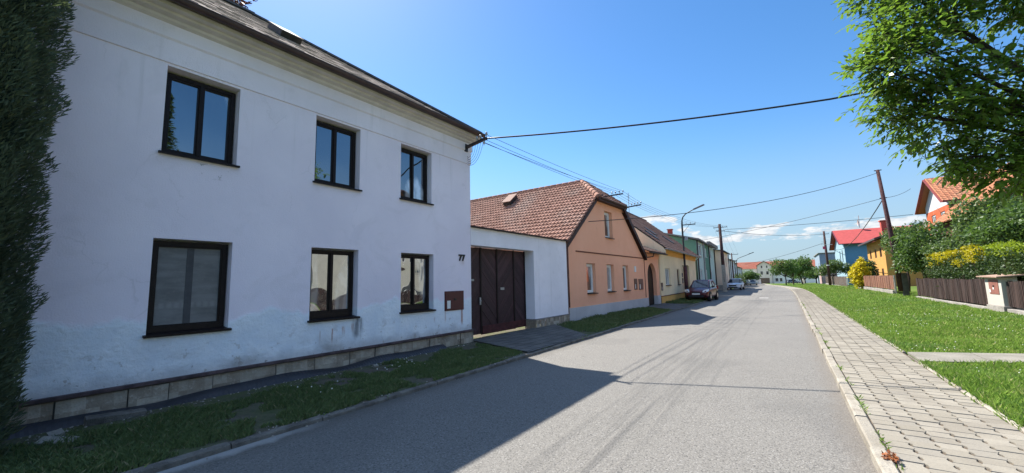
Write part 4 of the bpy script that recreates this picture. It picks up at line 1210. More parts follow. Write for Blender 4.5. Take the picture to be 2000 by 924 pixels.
terrace((-10.6, 118, gz(118)), R(91.5), 22, 4.9, 8, 'last pale terraced house before the end of the street', M_WH3, wins([2, 6, 10, 14, 18]), DR, rise=1.2)

# ---- building closing the street
FB = (-14.5, 205, -1.25)
fb = empty('gabled_building', FB, 0, 'pale three-storey building with a central gable and red roof closing the street', 'building')
M_FAR = plaster('far_pale_render', (.84, .66, .54), (.3, .28, .25), .2, .4); M_FAR2 = plaster('far_white_render', (.88, .78, .68), (.3, .28, .25), .2, .4)
fw = [(10.4, 11.4, .9, 2.3), (11.9, 12.8, .9, 2.3), (10.4, 11.4, 3.4, 4.6)]
m = MB(); box_walls(m, -8, 4.1, 9, 0, 6.6, [(-5, -4, 3.4, 4.6), (-2, -1, 3.4, 4.6), (1, 2, 3.4, 4.6), (1, 2, .9, 2.3)], .12); m.build('wing_wall', M_FAR2, fb)
m = MB(); box_walls(m, 9.4, 26, 9, 0, 6.6, fw, .12); m.build('wing_wall', M_FAR2, fb)
cw = [(5.55, 6.05, 6.75, 7.75), (7.45, 7.95, 6.75, 7.75), (5.25, 6.1, 3.95, 5.3), (7.35, 8.2, 3.95, 5.3), (5.15, 8.35, 0, 2.5)]
m = MB(); holed(m, 4.1, 9.4, 0, 7.8, cw, .15, -1.2)
gp = [(4.1, 7.8), (9.4, 7.8), (8.5, 8.4), (7.6, 9.0), (6.75, 9.5), (5.9, 9.0), (5.0, 8.4)]
m.poly([(x_, -1.2, z_) for x_, z_ in gp]); m.quad((4.1, 0, 0), (4.1, -1.2, 0), (4.1, -1.2, 7.8), (4.1, 0, 7.8)); m.quad((9.4, -1.2, 0), (9.4, 0, 0), (9.4, 0, 7.8), (9.4, -1.2, 7.8))
m.box(4.0, 9.5, -1.26, -1.2, 3.3, 3.42); m.box(4.0, 9.5, -1.26, -1.2, 6.2, 6.32); m.build('centre_wall', M_FAR, fb)
for h in cw[:4]:
    window(fb, h[0], h[1], h[2], h[3], -1.12, bpy.data.materials['brown_frame'], P_GR, 1, .08)
for h in fw + [(-5, -4, 3.4, 4.6), (-2, -1, 3.4, 4.6), (1, 2, 3.4, 4.6), (1, 2, .9, 2.3)]: window(fb, h[0], h[1], h[2], h[3], .05, bpy.data.materials['brown_frame'], P_GR, 1, .08)
m = MB()
for k in range(8): m.box(5.15+.4*k, 5.54+.4*k, -1.1, -1.05, 0, 2.5)
m.build('garage_door', plain('brown_door', (.16, .085, .05), .6, .2), fb)
M_REDTILE = tilemat('red_roof', (.24, .075, .05), (.29, .10, .065), (.22, .12, .09), .9)
m = MB(); tiles(m, (-8.3, -.4, 6.6), (1, 0, 0), (0, 1, .62), lambda v: 0, lambda v: 34.6, 5.8, .5, 1.2, .03, None, .005); m.quad((-8.3, -.4, 6.58), (26.3, -.4, 6.58), (26.3, 4.5, 9.6), (-8.3, 4.5, 9.6)); m.quad((-8.3, 9.4, 6.58), (26.3, 9.4, 6.58), (26.3, 4.5, 9.6), (-8.3, 4.5, 9.6)); m.build('roof', M_REDTILE, fb)
m = MB()
for (a, b_) in zip([(3.9, 7.7)] + gp[::-1][0:0] + [(4.95, 8.48), (5.88, 9.1), (6.75, 9.62), (7.62, 9.1), (8.55, 8.48)], [(4.95, 8.48), (5.88, 9.1), (6.75, 9.62), (7.62, 9.1), (8.55, 8.48), (9.7, 7.6)]):
    m.bar((a[0], -.4, a[1]), (b_[0], -.4, b_[1]), 2.3, .26)
m.build('gable_coping', plain('dark_coping', (.20, .07, .05), .8), fb)
for x_ in (4.05, 9.45): m = MB(); m.tube([(x_, -1.3, 7.6), (x_, -1.3, 0)], .06, 6); m.build('downpipe', M_BLACKIRON, fb)
# ================================================================ houses on the right (local x runs towards the viewer)
A_R = R(-90)
M_CLAY2 = tilemat('orange_clay_tile', (.33, .125, .065), (.44, .19, .10), (.25, .14, .09), .9)
def gable_house(name, loc, W, zt, D, rise, lab, wm_front, wm_side, roofm, wins, ov=.5, verge=.35, front_extra=None, clip_=0.0, tilec=None, vm=None, fm=None):
    """gable end faces the street; ridge runs away from it"""
    t = empty(name, loc, A_R, lab, 'house'); m = MB()
    holed(m, 0, W, -.5, zt, wins, .14)
    m.poly([(0, 0, zt), (W, 0, zt), (W/2 + clip_*W/2, 0, zt+rise*(1-clip_)), (W/2 - clip_*W/2, 0, zt+rise*(1-clip_))] if clip_ else [(0, 0, zt), (W, 0, zt), (W/2, 0, zt+rise)])
    m.build('front_wall', wm_front, t)
    m = MB(); m.quad((0, D, -.5), (0, 0, -.5), (0, 0, zt), (0, D, zt)); m.quad((W, 0, -.5), (W, D, -.5), (W, D, zt), (W, 0, zt)); m.quad((W, D, -.5), (0, D, -.5), (0, D, zt), (W, D, zt)); m.poly([(W, D, zt), (0, D, zt), (W/2, D, zt+rise)])
    m.build('side_wall', wm_side, t)
    k = rise/(W/2); m = MB(); L = math.hypot(1, k); ze = zt - ov*k + .05
    HX = W/2 + ov; yb = clip_*D*.28
    for sgn in (-1, 1):
        x0 = W/2 + sgn*HX
        if tilec: tiles(m, (x0, 0, ze), (0, sgn, 0), (-sgn/L, 0, k/L), (lambda v: -D-.3 if sgn < 0 else -verge), (lambda v: verge if sgn < 0 else D+.3), HX*L, tilec, .3, .035, prof, .006) if sgn > 0 else tiles(m, (x0, 0, ze), (0, -1, 0), (1/L, 0, k/L), lambda v: -D-.3, lambda v: verge, HX*L, tilec, .3, .035, prof, .006)
        for dz in (0, .1): m.quad((x0, -verge, ze-dz-.03), (x0, D+.3, ze-dz-.03), (W/2, D+.3, ze+HX*k-dz-.03), (W/2, -verge, ze+HX*k-dz-.03))
    rf = m.build('roof', roofm, t)
    m = MB()
    for sgn in (-1, 1):
        x0 = W/2 + sgn*HX
        m.bar((x0, -verge-.02, ze-.1), (W/2, -verge-.02, ze+HX*k-.1), .06, .24, up=(0, 1, 0)); m.bar((x0, -verge, ze-.05), (x0, D+.3, ze-.05), .1, .16)
    m.build('verge_board', vm or M_BROWNMETAL, t)
    for h in wins: window(t, h[0]+.02, h[1]-.02, h[2], h[3]-.02, .06, fm or M_WHITEPVC, P_GR, 1, .1, .06, sillm=fm or M_WHITEPVC)
    return t, rf
# red and white gabled house (nearest of the gables)
def f_redwhite(b):
    v = b.obj(); x, y, z = b.sep(v); n = b.noise(v, 2, 4)
    c = b.mix(z.gt(7.3), (.40, .09, .035), (.46, .46, .46)); c = b.mix(n.ss(.45, .8)*.2, c, (.45, .4, .36))
    return b.pbr(c, .9, None, .15)
h, rf = gable_house('red_house', (11.5, 53.9, 0), 6.6, 7.92, 10, 2.17, 'white and red gabled house with orange tile roof behind the garden trees', mat('red_white_render', f_redwhite), plaster('shaded_side_render', (.28, .15, .11), (.2, .1, .08), .2, .4), M_CLAY2, [(1.6, 2.8, 5.4, 6.9), (4.2, 5.4, 5.4, 6.9), (2.5, 3.9, 2.0, 3.6)], .7, .5, tilec=.36, vm=plain('red_verge', (.22, .05, .045), .6))  # side walls coloured darker to stand in for their shade
m = MB(); m.prism([(3.05, 8.8), (3.55, 8.8), (3.42, 9.35), (3.18, 9.35)], -.03, .02); m.build('gable_vent', M_BLACKIRON, h)
m = MB(); m.lathe((1.2, -.45, 6.3), [(0, .1), (.25, .05), (.42, 0), (.44, -.02)], 14, axis='y'); m.bar((1.2, -.3, 6.3), (1.2, .05, 6.2), .05, .05); m.build('satellite_dish', plain('dish_grey', (.4, .38, .36), .5), h)

# brown-gabled house at the right edge
bh = empty('brown_house', (9.9, 44.0, 0), A_R, 'dark brown gable wall with clay tile roof at the right edge, above the hedge', 'house')
M_BRN = plaster('brown_render', (.10, .045, .035), (.08, .05, .04), .2, .3)
m = MB(); box_walls(m, 0, 10, 8, -.2, 5.55, [(2, 3.2, 1.2, 2.6), (6, 7.2, 1.2, 2.6)], .12); m.poly([(10, 0, 5.55), (10, 8, 5.55), (10, 4, 9.35)]); m.poly([(0, 0, 5.55), (0, 8, 5.55), (0, 4, 9.35)][::-1]); m.build('wall', M_BRN, bh)
for h_ in ((2, 3.2, 1.2, 2.6), (6, 7.2, 1.2, 2.6)): window(bh, h_[0]+.02, h_[1]-.02, h_[2], h_[3]-.02, .06, M_WHITEPVC, P_GR, 1, .1)
m = MB(); k = .95; L = math.hypot(1, k)
tiles(m, (-.3, -.4, 5.25), (1, 0, 0), (0, 1/L, k/L), lambda v: 0, lambda v: 10.7, 4.4*L, .36, .3, .035, prof, .005); m.quad((-.3, -.4, 5.22), (10.4, -.4, 5.22), (10.4, 4, 9.4), (-.3, 4, 9.4)); m.quad((10.4, 8.4, 5.22), (-.3, 8.4, 5.22), (-.3, 4, 9.4), (10.4, 4, 9.4)); m.build('roof', M_CLAY2, bh)
m = MB(); m.bar((10.42, -.4, 5.15), (10.42, 4, 9.33), .05, .25, up=(1, 0, 0)); m.bar((10.42, 8.4, 5.15), (10.42, 4, 9.33), .05, .25, up=(1, 0, 0)); m.build('verge_board', M_BROWNMETAL, bh)

# ochre house, eaves to the street
oc = empty('ochre_house', (10.4, 81.0, gz(75)), A_R, 'orange two-storey house with its eaves to the street, half hidden by trees', 'house')
M_OCH2 = plaster('orange_street_render', (.46, .24, .07), (.3, .2, .1), .2, .4)
ho = [(2.0, 3.3, 4.0, 5.2), (6.0, 7.3, 4.0, 5.2), (2.0, 3.3, 1.2, 2.5), (6.0, 7.3, 1.2, 2.5), (9.6, 10.9, 4.0, 5.2), (9.6, 10.9, 1.2, 2.5)]
m = MB(); box_walls(m, 0, 13, 10, -.3, 6.3, ho, .14); m.poly([(13, 0, 6.3), (13, 10, 6.3), (13, 10, 9.4)]); m.poly([(0, 0, 6.3), (0, 10, 6.3), (0, 10, 9.4)][::-1]); m.build('wall', M_OCH2, oc)
m = MB(); m.box(-.01, 13.01, -.03, .0, -.3, 2.95); m.build('base_band', plaster('peach_render', (.72, .42, .25), (.3, .2, .15), .2, .3), oc) if False else None
for h_ in ho: window(oc, h_[0]+.02, h_[1]-.02, h_[2], h_[3]-.02, .06, bpy.data.materials['brown_frame'], P_GR, 1, .1)
m = MB(); s_ = .34
m.add([(-.6, -.95, 6.1), (13.7, -.95, 6.1), (13.7, 10.5, 6.1+11.45*s_), (-.6, 10.5, 6.1+11.45*s_), (-.6, -.95, 6.32), (13.7, -.95, 6.32), (13.7, 10.5, 6.32+11.45*s_), (-.6, 10.5, 6.32+11.45*s_)], [(3,2,1,0),(4,5,6,7),(0,1,5,4),(1,2,6,5),(2,3,7,6),(3,0,4,7)])
rf = m.build('roof', M_BROWNMETAL, oc)
m = MB(); m.box(11.2, 12.1, .1, .9, 6.3, 8.5); m.box(11.1, 12.2, 0, 1, 8.5, 8.62); m.build('chimney', bpy.data.materials['red_chimney'], rf)

# blue house with red metal roof
plain('maroon_frame', (.07, .012, .02), .5)
M_BLUE_LIT = plaster('lit_blue_render', (.24, .35, .40), (.3, .35, .38), .2, .4); M_BLUE_SHADE = plaster('shaded_blue_render', (.11, .25, .40), (.1, .15, .2), .2, .4)  # one blue wall, sun and shade in its colours: pale street gable, darker sides
h, rf = gable_house('blue_house', (8.9, 110.5, gz(100)), 17.5, 7.75, 16, 3.0, 'blue gabled house with a bright red metal roof in the distance', M_BLUE_LIT, M_BLUE_SHADE, plain('red_sheet', (.31, .055, .05), .75, .12, 2, .15), [(9.2, 10.4, 4.6, 6.6), (13.0, 14.2, 4.6, 6.6)], .9, .7, vm=plain('maroon_verge', (.10, .015, .03), .6), fm=bpy.data.materials['maroon_frame'])
m = MB(); m.tube([(9.5, 3.4, 10.9), (9.5, 3.4, 13.3)], .05, 6); m.lathe((9.5, 3.2, 11.9), [(0, .15), (.35, .08), (.62, 0), (.64, -.03)], 14, axis='y'); m.build('antenna_dish', plain('dish_beige', (.42, .36, .33), .5), rf)

# grey flat block and pink shed behind the far fence
gb = empty('grey_block', (8.0, 165, gz(150)), A_R, 'grey-blue flat-roofed block behind the distant trees', 'building')
m = MB(); box_walls(m, 0, 22, 12, -.5, 8.6, [(15, 16.2, 4.4, 6), (18.5, 19.7, 4.4, 6)], .12); m.build('wall', plaster('grey_blue_render', (.22, .275, .335), (.2, .24, .28), .2, .4), gb)
for h_ in ((15, 16.2, 4.4, 6), (18.5, 19.7, 4.4, 6)): window(gb, h_[0], h_[1], h_[2], h_[3], .05, M_WHITEPVC, P_GR, 1, .1)
m = MB(); m.box(-.3, 22.3, -.3, 12.3, 8.6, 8.8); rf = m.build('roof', bpy.data.materials['grey_fascia'], gb)
for q_ in (4.0, 6.4): m = MB(); m.box(20, 21, q_, q_+.9, 8.8, 10.6 - (q_ > 5)*.7); m.build('chimney', bpy.data.materials['grey_ledge'], rf)
m = MB(); m.tube([(20.5, 1.5, 8.8), (20.5, 1.5, 13)], .06, 5); m.bar((20.5, .9, 12), (20.5, 2.1, 12), .04, .04); m.build('antenna', M_BLACKIRON, rf)
ps = empty('pink_outbuilding', (7.4, 140, gz(135)), A_R, 'low dusky pink outbuilding with dark openings behind the far fence', 'outbuilding')
m = MB(); box_walls(m, 0, 12, 7, -.3, 3.6, [(8, 9, .5, 2.1), (10.2, 11.2, .5, 2.1)], .3); m.quad((12.004, .8, .5), (12.004, 1.8, .5), (12.004, 1.8, 2.2), (12.004, .8, 2.2), 1); m.quad((12.004, 3, .5), (12.004, 4, .5), (12.004, 4, 2.2), (12.004, 3, 2.2), 1)
m.build('wall', [plaster('dusky_pink_render', (.36, .25, .24), (.2, .16, .15), .2, .4), M_BLACKIRON], ps)
m = MB(); m.box(-.3, 12.3, -.3, 7.3, 3.6, 3.8); m.build('roof', bpy.data.materials['dark_roofing'], ps)

# the cream house across the street that the near windows mirror
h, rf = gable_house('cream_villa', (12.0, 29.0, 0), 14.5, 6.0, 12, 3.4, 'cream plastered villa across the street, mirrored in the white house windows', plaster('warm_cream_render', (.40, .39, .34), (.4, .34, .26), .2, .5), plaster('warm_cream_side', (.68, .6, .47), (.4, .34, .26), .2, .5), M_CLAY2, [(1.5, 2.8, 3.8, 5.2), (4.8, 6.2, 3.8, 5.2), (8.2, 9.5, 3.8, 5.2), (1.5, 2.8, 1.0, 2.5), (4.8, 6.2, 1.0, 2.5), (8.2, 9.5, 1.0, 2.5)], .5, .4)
m = MB(); m.box(5.9, 6.7, 3, 3.8, 8.6, 10.4); m.build('chimney', M_CONC, rf)
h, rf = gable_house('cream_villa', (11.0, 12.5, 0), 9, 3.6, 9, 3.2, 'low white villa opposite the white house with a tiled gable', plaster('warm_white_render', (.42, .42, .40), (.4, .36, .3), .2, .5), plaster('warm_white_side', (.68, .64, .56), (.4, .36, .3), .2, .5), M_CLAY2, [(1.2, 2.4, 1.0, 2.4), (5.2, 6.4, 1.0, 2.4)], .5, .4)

# ================================================================ fences
FX = 6.72
def f_fence(b):
    r = b.island(); v = b.obj(); x, y, z = b.sep(v); n = b.noise(b.comb(x*3, y*30, z*2), 1.0, 4)
    c = b.mix(r, (.026, .016, .014), (.055, .032, .027)); c = b.mix(n.ss(.5, .8)*.5, c, (.085, .06, .05))
    return b.pbr(c, .75, None, .25)
M_FENCE = mat('weathered_fence_board', f_fence)
def slat_fence(Y0, Y1, zb, zt, lab, seglen=3.4, bw=.075, gap=.018, base=True, mt=None, x=FX, postm=None, name='garden_fence', gzf=True):
    g0 = gz((Y0+Y1)/2) if gzf else 0
    t = empty(name, (x, Y0, g0), 0, lab, 'fence')
    n = max(1, round((Y1-Y0)/seglen)); sl = (Y1-Y0)/n
    for k in range(n):
        a, b_ = k*sl, (k+1)*sl
        m = MB(); yy = a + .05
        while yy < b_ - .05:
            warp = .03*math.sin(yy*1.9 + k*1.3)
            z1 = zt + .02*math.sin(yy*2.2 + k) + rnd.uniform(-.012, .012)
            dx = .012*math.sin(yy*7) + rnd.uniform(-.004, .004)
            m.obox((dx, yy + bw/2 + warp*0, (zb+.07+z1)/2), (.011, 0, 0), (0, bw/2, 0), (rnd.uniform(-.008, .008), warp*.6, (z1-zb-.07)/2))
            yy += bw + gap
        for zz in (zb+.25, zt-.22): m.bar((.05, a, zz), (.05, b_, zz), .05, .07)
        m.build('board_panel', mt or M_FENCE, t)
    for k in range(n+1):
        m = MB(); m.box(.03, .13, k*sl-.05, k*sl+.05, -.05, zt+.02); m.build('post', postm or M_BLACKIRON, t)
    if base:
        m = MB()
        for k in range(n): m.box(-.10, .14, k*sl+.01, (k+1)*sl-.01, -.2, zb + rnd.uniform(-.02, .02))
        m.build('concrete_base', M_CONC, t, bevel=.012)
    return t
slat_fence(5.0, 22.75, .30, 1.30, 'dark vertical board fence running on to the right of the white pillar', 3.5)
slat_fence(24.55, 35.6, .24, 1.36, 'dark vertical board fence left of the white pillar, boards bowed', 3.7)
M_REDBOARD = tilemat('red_brown_board', (.17, .075, .05), (.26, .13, .085), (.13, .07, .05), .8)
M_POSTPALE = plain('pale_post', (.42, .39, .35), .9, .2, 5)
slat_fence(42.2, 60.5, .42, 1.55, 'reddish brown board fence with pale posts beyond the utility pole', 2.6, .14, .01, mt=M_REDBOARD, postm=M_POSTPALE)
slat_fence(72, 108, .3, 1.7, 'far dark fence with pale concrete posts', 4.0, .3, .06, postm=M_POSTPALE, mt=plain('grey_brown_board', (.12, .09, .075), .85, .3, 3))
slat_fence(165, 190, .3, 1.9, 'distant whitish picket fence behind the far trees', 5, .5, .25, postm=M_POSTPALE, mt=M_POSTPALE, x=4.6)

wp = empty('gate_pillar', (6.62, 23.65, 0), A_R, 'white plastered meter pillar with a flat cap and red-brown meter door', 'pillar')
m = MB(); m.box(-.74, .74, 0, .42, .36, 1.44); m.build('body', plaster('pillar_white', (.44, .41, .365), (.4, .37, .33), .3, .5), wp, bevel=.01)
m = MB(); m.box(-.78, .80, -.04, .46, -.1, .36); m.build('base', M_CONC, wp, bevel=.012)
m = MB(); m.add([(-.98, -.16, 1.46), (.98, -.16, 1.44), (.98, .62, 1.50), (-.98, .62, 1.52), (-.98, -.16, 1.50), (.98, -.16, 1.48), (.98, .62, 1.55), (-.98, .62, 1.57)], [(3,2,1,0),(4,5,6,7),(0,1,5,4),(1,2,6,5),(2,3,7,6),(3,0,4,7)]); m.build('cap', plain('beige_cap', (.30, .20, .15), .8, .2), wp)
m = MB(); m.box(-.36, .50, -.015, .0, .80, 1.36); d = m.build('meter_door', plain('pinkish_brown_enamel', (.22, .09, .07), .6, .15), wp, bevel=.003)
m = MB(); m.box(.04, .14, -.03, -.016, 1.08, 1.14); m.build('lock', M_BLACKIRON, d)
m = MB(); m.box(.0, .10, -.022, -.0165, .98, 1.06); m.box(-.32, -.22, -.022, -.0165, .86, .98); m.build('sticker', M_WHITEPVC, d)
m = MB(); m.box(-.05, .05, 0, .05, .30, .33)
# ================================================================ trees and shrubs
LEAF6 = np.array([(0, 0), (.32, .30), (.26, .72), (0, 1.0), (-.26, .72), (-.32, .30)])
def leaf_polys(P, D, Wv, L, Wd, fold=0.0):
    """leaf outline polygons: base P, direction D, side vector Wv (unit), length L, width Wd"""
    N = len(P); co = np.zeros((N, 6, 3))
    Nn = np.cross(D, Wv)
    for k, (a, b_) in enumerate(LEAF6):
        co[:, k] = P + D*(b_*L)[:, None] + Wv*(a*Wd*1.55)[:, None] + Nn*((-abs(a)*.5 + -.25*b_*b_)*Wd*fold)[:, None]
    return co
def unit(v): return v/np.maximum(1e-9, np.linalg.norm(v, axis=1))[:, None]
def rand_dir(n): return unit(rng.normal(size=(n, 3)))
def in_clump(c, r, n, shell=.45):
    d = rand_dir(n); t = shell + (1-shell)*rng.random(n)**.6
    wob = 1 + .22*np.sin(d[:, 0]*5 + c[0]*3)*np.sin(d[:, 1]*4 + c[1])*1.0 + .15*np.sin(d[:, 2]*7 + c[2]*2)
    return np.array(c) + d*np.array(r)*(t*wob)[:, None], d
def cloud(clumps, n, L, asp=.5, droop=.25, shell=.4):
    vol = np.array([r[0]*r[1]*r[2] for c, r in clumps])**.7; vol = vol/vol.sum()
    out = []
    for (c, r), f in zip(clumps, vol):
        k = max(8, int(n*f)); P, d = in_clump(c, r, k, shell)
        D = unit(d*.6 + rand_dir(k)*.9 + np.array([0, 0, -droop]))
        W_ = unit(np.cross(D, rand_dir(k)))
        s_ = L*rng.uniform(.6, 1.3, k)
        out.append(leaf_polys(P, D, W_, s_, s_*asp, .6))
    return np.concatenate(out)
M_BARK = plain('bark', (.075, .055, .042), .95, .35, 9, .1, bump=.03)

def limbs(m, base, th, tr, clumps, lean=(0, 0)):
    base = Vector(base); top = base + Vector((lean[0], lean[1], th))
    mid = base.lerp(top, .5) + Vector((.04*th, -.03*th, 0))
    m.tube([tuple(base - Vector((0, 0, .1))), tuple(base + Vector((0, 0, .15))), tuple(mid), tuple(top)], [tr*1.5, tr*1.08, tr*.85, tr*.68], 9)
    for c, r in clumps:
        c = Vector(c); q = top.lerp(c, .5) + Vector((0, 0, -.08*(c-top).length))
        m.tube([tuple(top - Vector((0, 0, .05))), tuple(q), tuple(c), tuple(c + (c-q)*.12)], [tr*.45, tr*.3, tr*.13, tr*.04], 6)
        for k in range(3):
            e = c + Vector((rnd.uniform(-1, 1)*r[0], rnd.uniform(-1, 1)*r[1], rnd.uniform(-.3, .9)*r[2]))*.8
            m.tube([tuple(q.lerp(c, .6)), tuple(e)], [tr*.16, tr*.03], 5)

def tree(name, label, base, th, tr, clumps, n, L, mt, group=None, lean=(0, 0), cat='tree', asp=.5, shell=.4, trunk=None):
    base = Vector((base[0], base[1], base[2] if len(base) > 2 else gz(base[1])))
    t = empty(name, base, 0, label, cat, group)
    loc = [(tuple(Vector(c) - base), r) for c, r in clumps]
    m = MB(); limbs(m, (0, 0, 0), th, tr, loc, lean); m.build('trunk', trunk or M_BARK, t, smooth=True)
    o = tri_mesh('crown', cloud(loc, n, L, asp, .25, shell), mt, 6); o.parent = t
    return t
def blob(c, R_, n, hr=(.45, .65), sq=.8, seed=0):
    """a crown as a handful of uneven clumps round a centre"""
    q = random.Random(seed); out = []
    for k in range(n):
        a = k*2.4 + q.random(); el = q.uniform(-.7, 1.0); rr = q.uniform(.35, .78)
        d = Vector((math.cos(a)*math.cos(el), math.sin(a)*math.cos(el), math.sin(el)*sq))
        s_ = q.uniform(*hr)
        out.append((tuple(Vector(c) + Vector((d.x*R_[0], d.y*R_[1], d.z*R_[2]))*rr), (R_[0]*s_, R_[1]*s_, R_[2]*s_*.8)))
    return out

# --- leafy street tree leaning in from the right: individual leaves on twigs
M_LEAF = leafmat('street_leaf', (.040, .088, .017), (.14, .225, .036), .48, .26, .6, (.18, .22, .05))
clumps = [((1.85,8.3,4.75),(.62,.75,.50)), ((2.05,8.6,5.85),(.55,.8,.55)), ((2.05,8.5,3.98),(.52,.75,.36)), ((2.75,8.8,3.55),(.60,.8,.42)), ((2.75,8.5,4.30),(.60,.8,.36)),
          ((3.0,8.6,5.75),(.65,.8,.42)), ((1.45,8.4,4.95),(.36,.45,.22)), ((1.62,8.5,4.25),(.3,.4,.2)), ((3.6,8.8,4.1),(.8,.9,.7)), ((4.3,9,6.2),(1.2,1.2,.9)), ((3.0,9.2,6.9),(1.0,1.0,.7)), ((5.1,8.6,4.9),(1.0,1.1,.9)),
          ((2.75,8.5,3.05),(.42,.5,.2)), ((3.3,8.7,3.2),(.5,.6,.3)), ((1.7,8.4,5.4),(.36,.5,.3)), ((1.75,8.7,6.6),(.45,.6,.4)), ((4.5,8.2,5.2),(1,1,.7)), ((2.35,8.6,3.35),(.33,.45,.2))]
st_base = Vector((4.25, 8.9, .09))
t = empty('leafy_tree', st_base, 0, 'green broadleaf tree reaching over the pavement in the upper right corner', 'tree')
loc = [(tuple(Vector(c) - st_base), r) for c, r in clumps]
m = MB(); limbs(m, (0, 0, 0), 3.3, .105, loc); m.build('trunk', M_BARK, t, smooth=True)
LP, LD, LW, LL = [], [], [], []
m = MB()
for (c, r) in loc:
    ntw = int(300*(r[0]*r[1]*r[2]/.2)**.6)
    near = c[0] < -0.2
    if not near: ntw = int(ntw*.5)
    P, d = in_clump(c, r, ntw, .25)
    for p, dd in zip(P, d):
        tw = Vector(tuple(dd*.7 + rng.normal(size=3)*.45 + np.array([-.1, -.05, .05]))).normalized(); Lt = rng.uniform(.14, .34)
        p = Vector(tuple(p)); e = p + tw*Lt + Vector((0, 0, -.03))
        if near and rng.random() < .5: m.tube([tuple(p), tuple(e)], [.006, .002], 3, cap=False)
        side = tw.cross(Vector((0, 0, 1)))
        side = side.normalized() if side.length > .1 else Vector((1, 0, 0))
        for k in range(6):
            f = (k+.7)/6
            sg = 1 if k % 2 else -1
            D = (tw*.55 + side*sg*.75 + Vector((rng.normal()*.2, rng.normal()*.2, -.50 + rng.normal()*.22))).normalized()
            if k == 5: D = (tw + Vector((0, 0, -.35))).normalized()
            LP.append(tuple(p.lerp(e, f))); LD.append(tuple(D))
            w_ = D.cross(Vector((rng.normal()*.35, rng.normal()*.35, 1.0))); LW.append(tuple(w_.normalized())); LL.append(rng.uniform(.05, .145))
m.build('twigs', M_BARK, t)
LP, LD, LW, LL = map(np.array, (LP, LD, LW, LL))
o = tri_mesh('crown', leaf_polys(LP, LD, LW, LL, LL*.40, .9), M_LEAF, 6); o.parent = t

# --- clipped thuja column in front of the white house
TH = Vector((-6.55, -.06, .05))
t = empty('thuja', TH, 0, 'tall dark green columnar thuja at the left edge against the white house', 'tree')
m = MB(); m.tube([(0, 0, -.1), (0, 0, .6), (.02, 0, 7.2)], [.13, .11, .03], 8); m.build('trunk', M_BARK, t, smooth=True)
def thr(a, z):
    q = .715*(1 - .30*smooth((z-4.8)/3.0)) * (.80 + .2*smooth(z/.9))
    return q + .15*mnoise.noise(Vector((math.cos(a)*1.6, math.sin(a)*1.6, z*1.3))) + .15*mnoise.noise(Vector((math.cos(a)*4, math.sin(a)*4, z*3.2+7)))
P, D, W_, L_ = [], [], [], []
for i in range(125000):
    z = rng.uniform(.02, 7.4); a = rng.uniform(-1.9, 2.4); k_ = 1.05 - .32*rng.random()**1.6
    rr = thr(a, z)*k_
    out = Vector((math.cos(a), math.sin(a), 0))
    P.append((out.x*rr, out.y*rr, z)); up = Vector((out.x*.75, out.y*.75, .75)) + Vector(tuple(rng.normal(size=3)*.33)); up.normalize()
    D.append(tuple(up)); w_ = up.cross(out + Vector(tuple(rng.normal(size=3)*.8))); W_.append(tuple(w_.normalized())); L_.append(rng.uniform(.04, .085))
P, D, W_, L_ = map(np.array, (P, D, W_, L_))
M_THUJA = leafmat('thuja_spray', (.055, .075, .05), (.115, .145, .085), .25, .6, .2, (.15, .165, .08))
o = tri_mesh('crown', leaf_polys(P, D, W_, L_, L_*.17, .4), M_THUJA, 6); o.parent = t
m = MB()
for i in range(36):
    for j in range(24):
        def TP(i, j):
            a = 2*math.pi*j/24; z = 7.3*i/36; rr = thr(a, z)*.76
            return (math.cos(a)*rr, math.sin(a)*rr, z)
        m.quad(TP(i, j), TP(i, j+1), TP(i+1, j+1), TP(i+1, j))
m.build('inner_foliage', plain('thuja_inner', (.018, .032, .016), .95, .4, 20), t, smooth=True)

# --- garden trees behind the right fence
M_GT = leafmat('garden_leaf', (.038, .078, .022), (.095, .16, .04), .32, .5, .3)
M_GT2 = leafmat('garden_leaf_pale', (.055, .095, .032), (.125, .185, .06), .32, .5, .3)
M_GOLD = leafmat('golden_leaf', (.22, .20, .012), (.50, .42, .015), .35, .5, .3)
M_YG = leafmat('lime_leaf', (.13, .20, .015), (.28, .34, .025), .35, .5, .3)
M_DH = leafmat('dark_hedge_leaf', (.028, .055, .018), (.065, .105, .032), .22, .55, .25)
G = 'garden trees behind the dark board fence'
tree('garden_tree', 'dense green garden tree next to the utility pole', (7.5, 37.5, .1), 2.0, .14, blob((7.5, 37.0, 3.2), (1.6, 2.2, 2.0), 11, seed=3), 9000, .17, M_GT, G)
tree('garden_tree', 'tallest garden tree, in front of the red house gable', (8.8, 30.4, .1), 2.3, .16, blob((8.7, 30.2, 4.1), (1.3, 1.6, 1.6), 11, seed=5), 9000, .16, M_GT2, G)
tree('garden_tree', 'broad dark garden tree at the right edge below the brown gable', (8.7, 27.3, .1), 1.9, .15, blob((8.7, 27.3, 3.55), (1.4, 2.2, 1.45), 11, seed=8), 9000, .15, M_GT, G)
tree('garden_tree', 'loose low garden tree between pole and red house', (8.6, 35.2, .1), 1.8, .11, blob((8.3, 34.4, 3.2), (1.3, 1.6, 1.35), 8, seed=9), 5000, .15, M_GT2, G)
tree('garden_tree', 'light leafy sapling in front of the orange house', (8.2, 46.0, .1), 2.4, .10, blob((8.0, 46.0, 4.4), (1.1, 2.2, 1.7), 9, seed=12), 3600, .2, M_GT2, G)
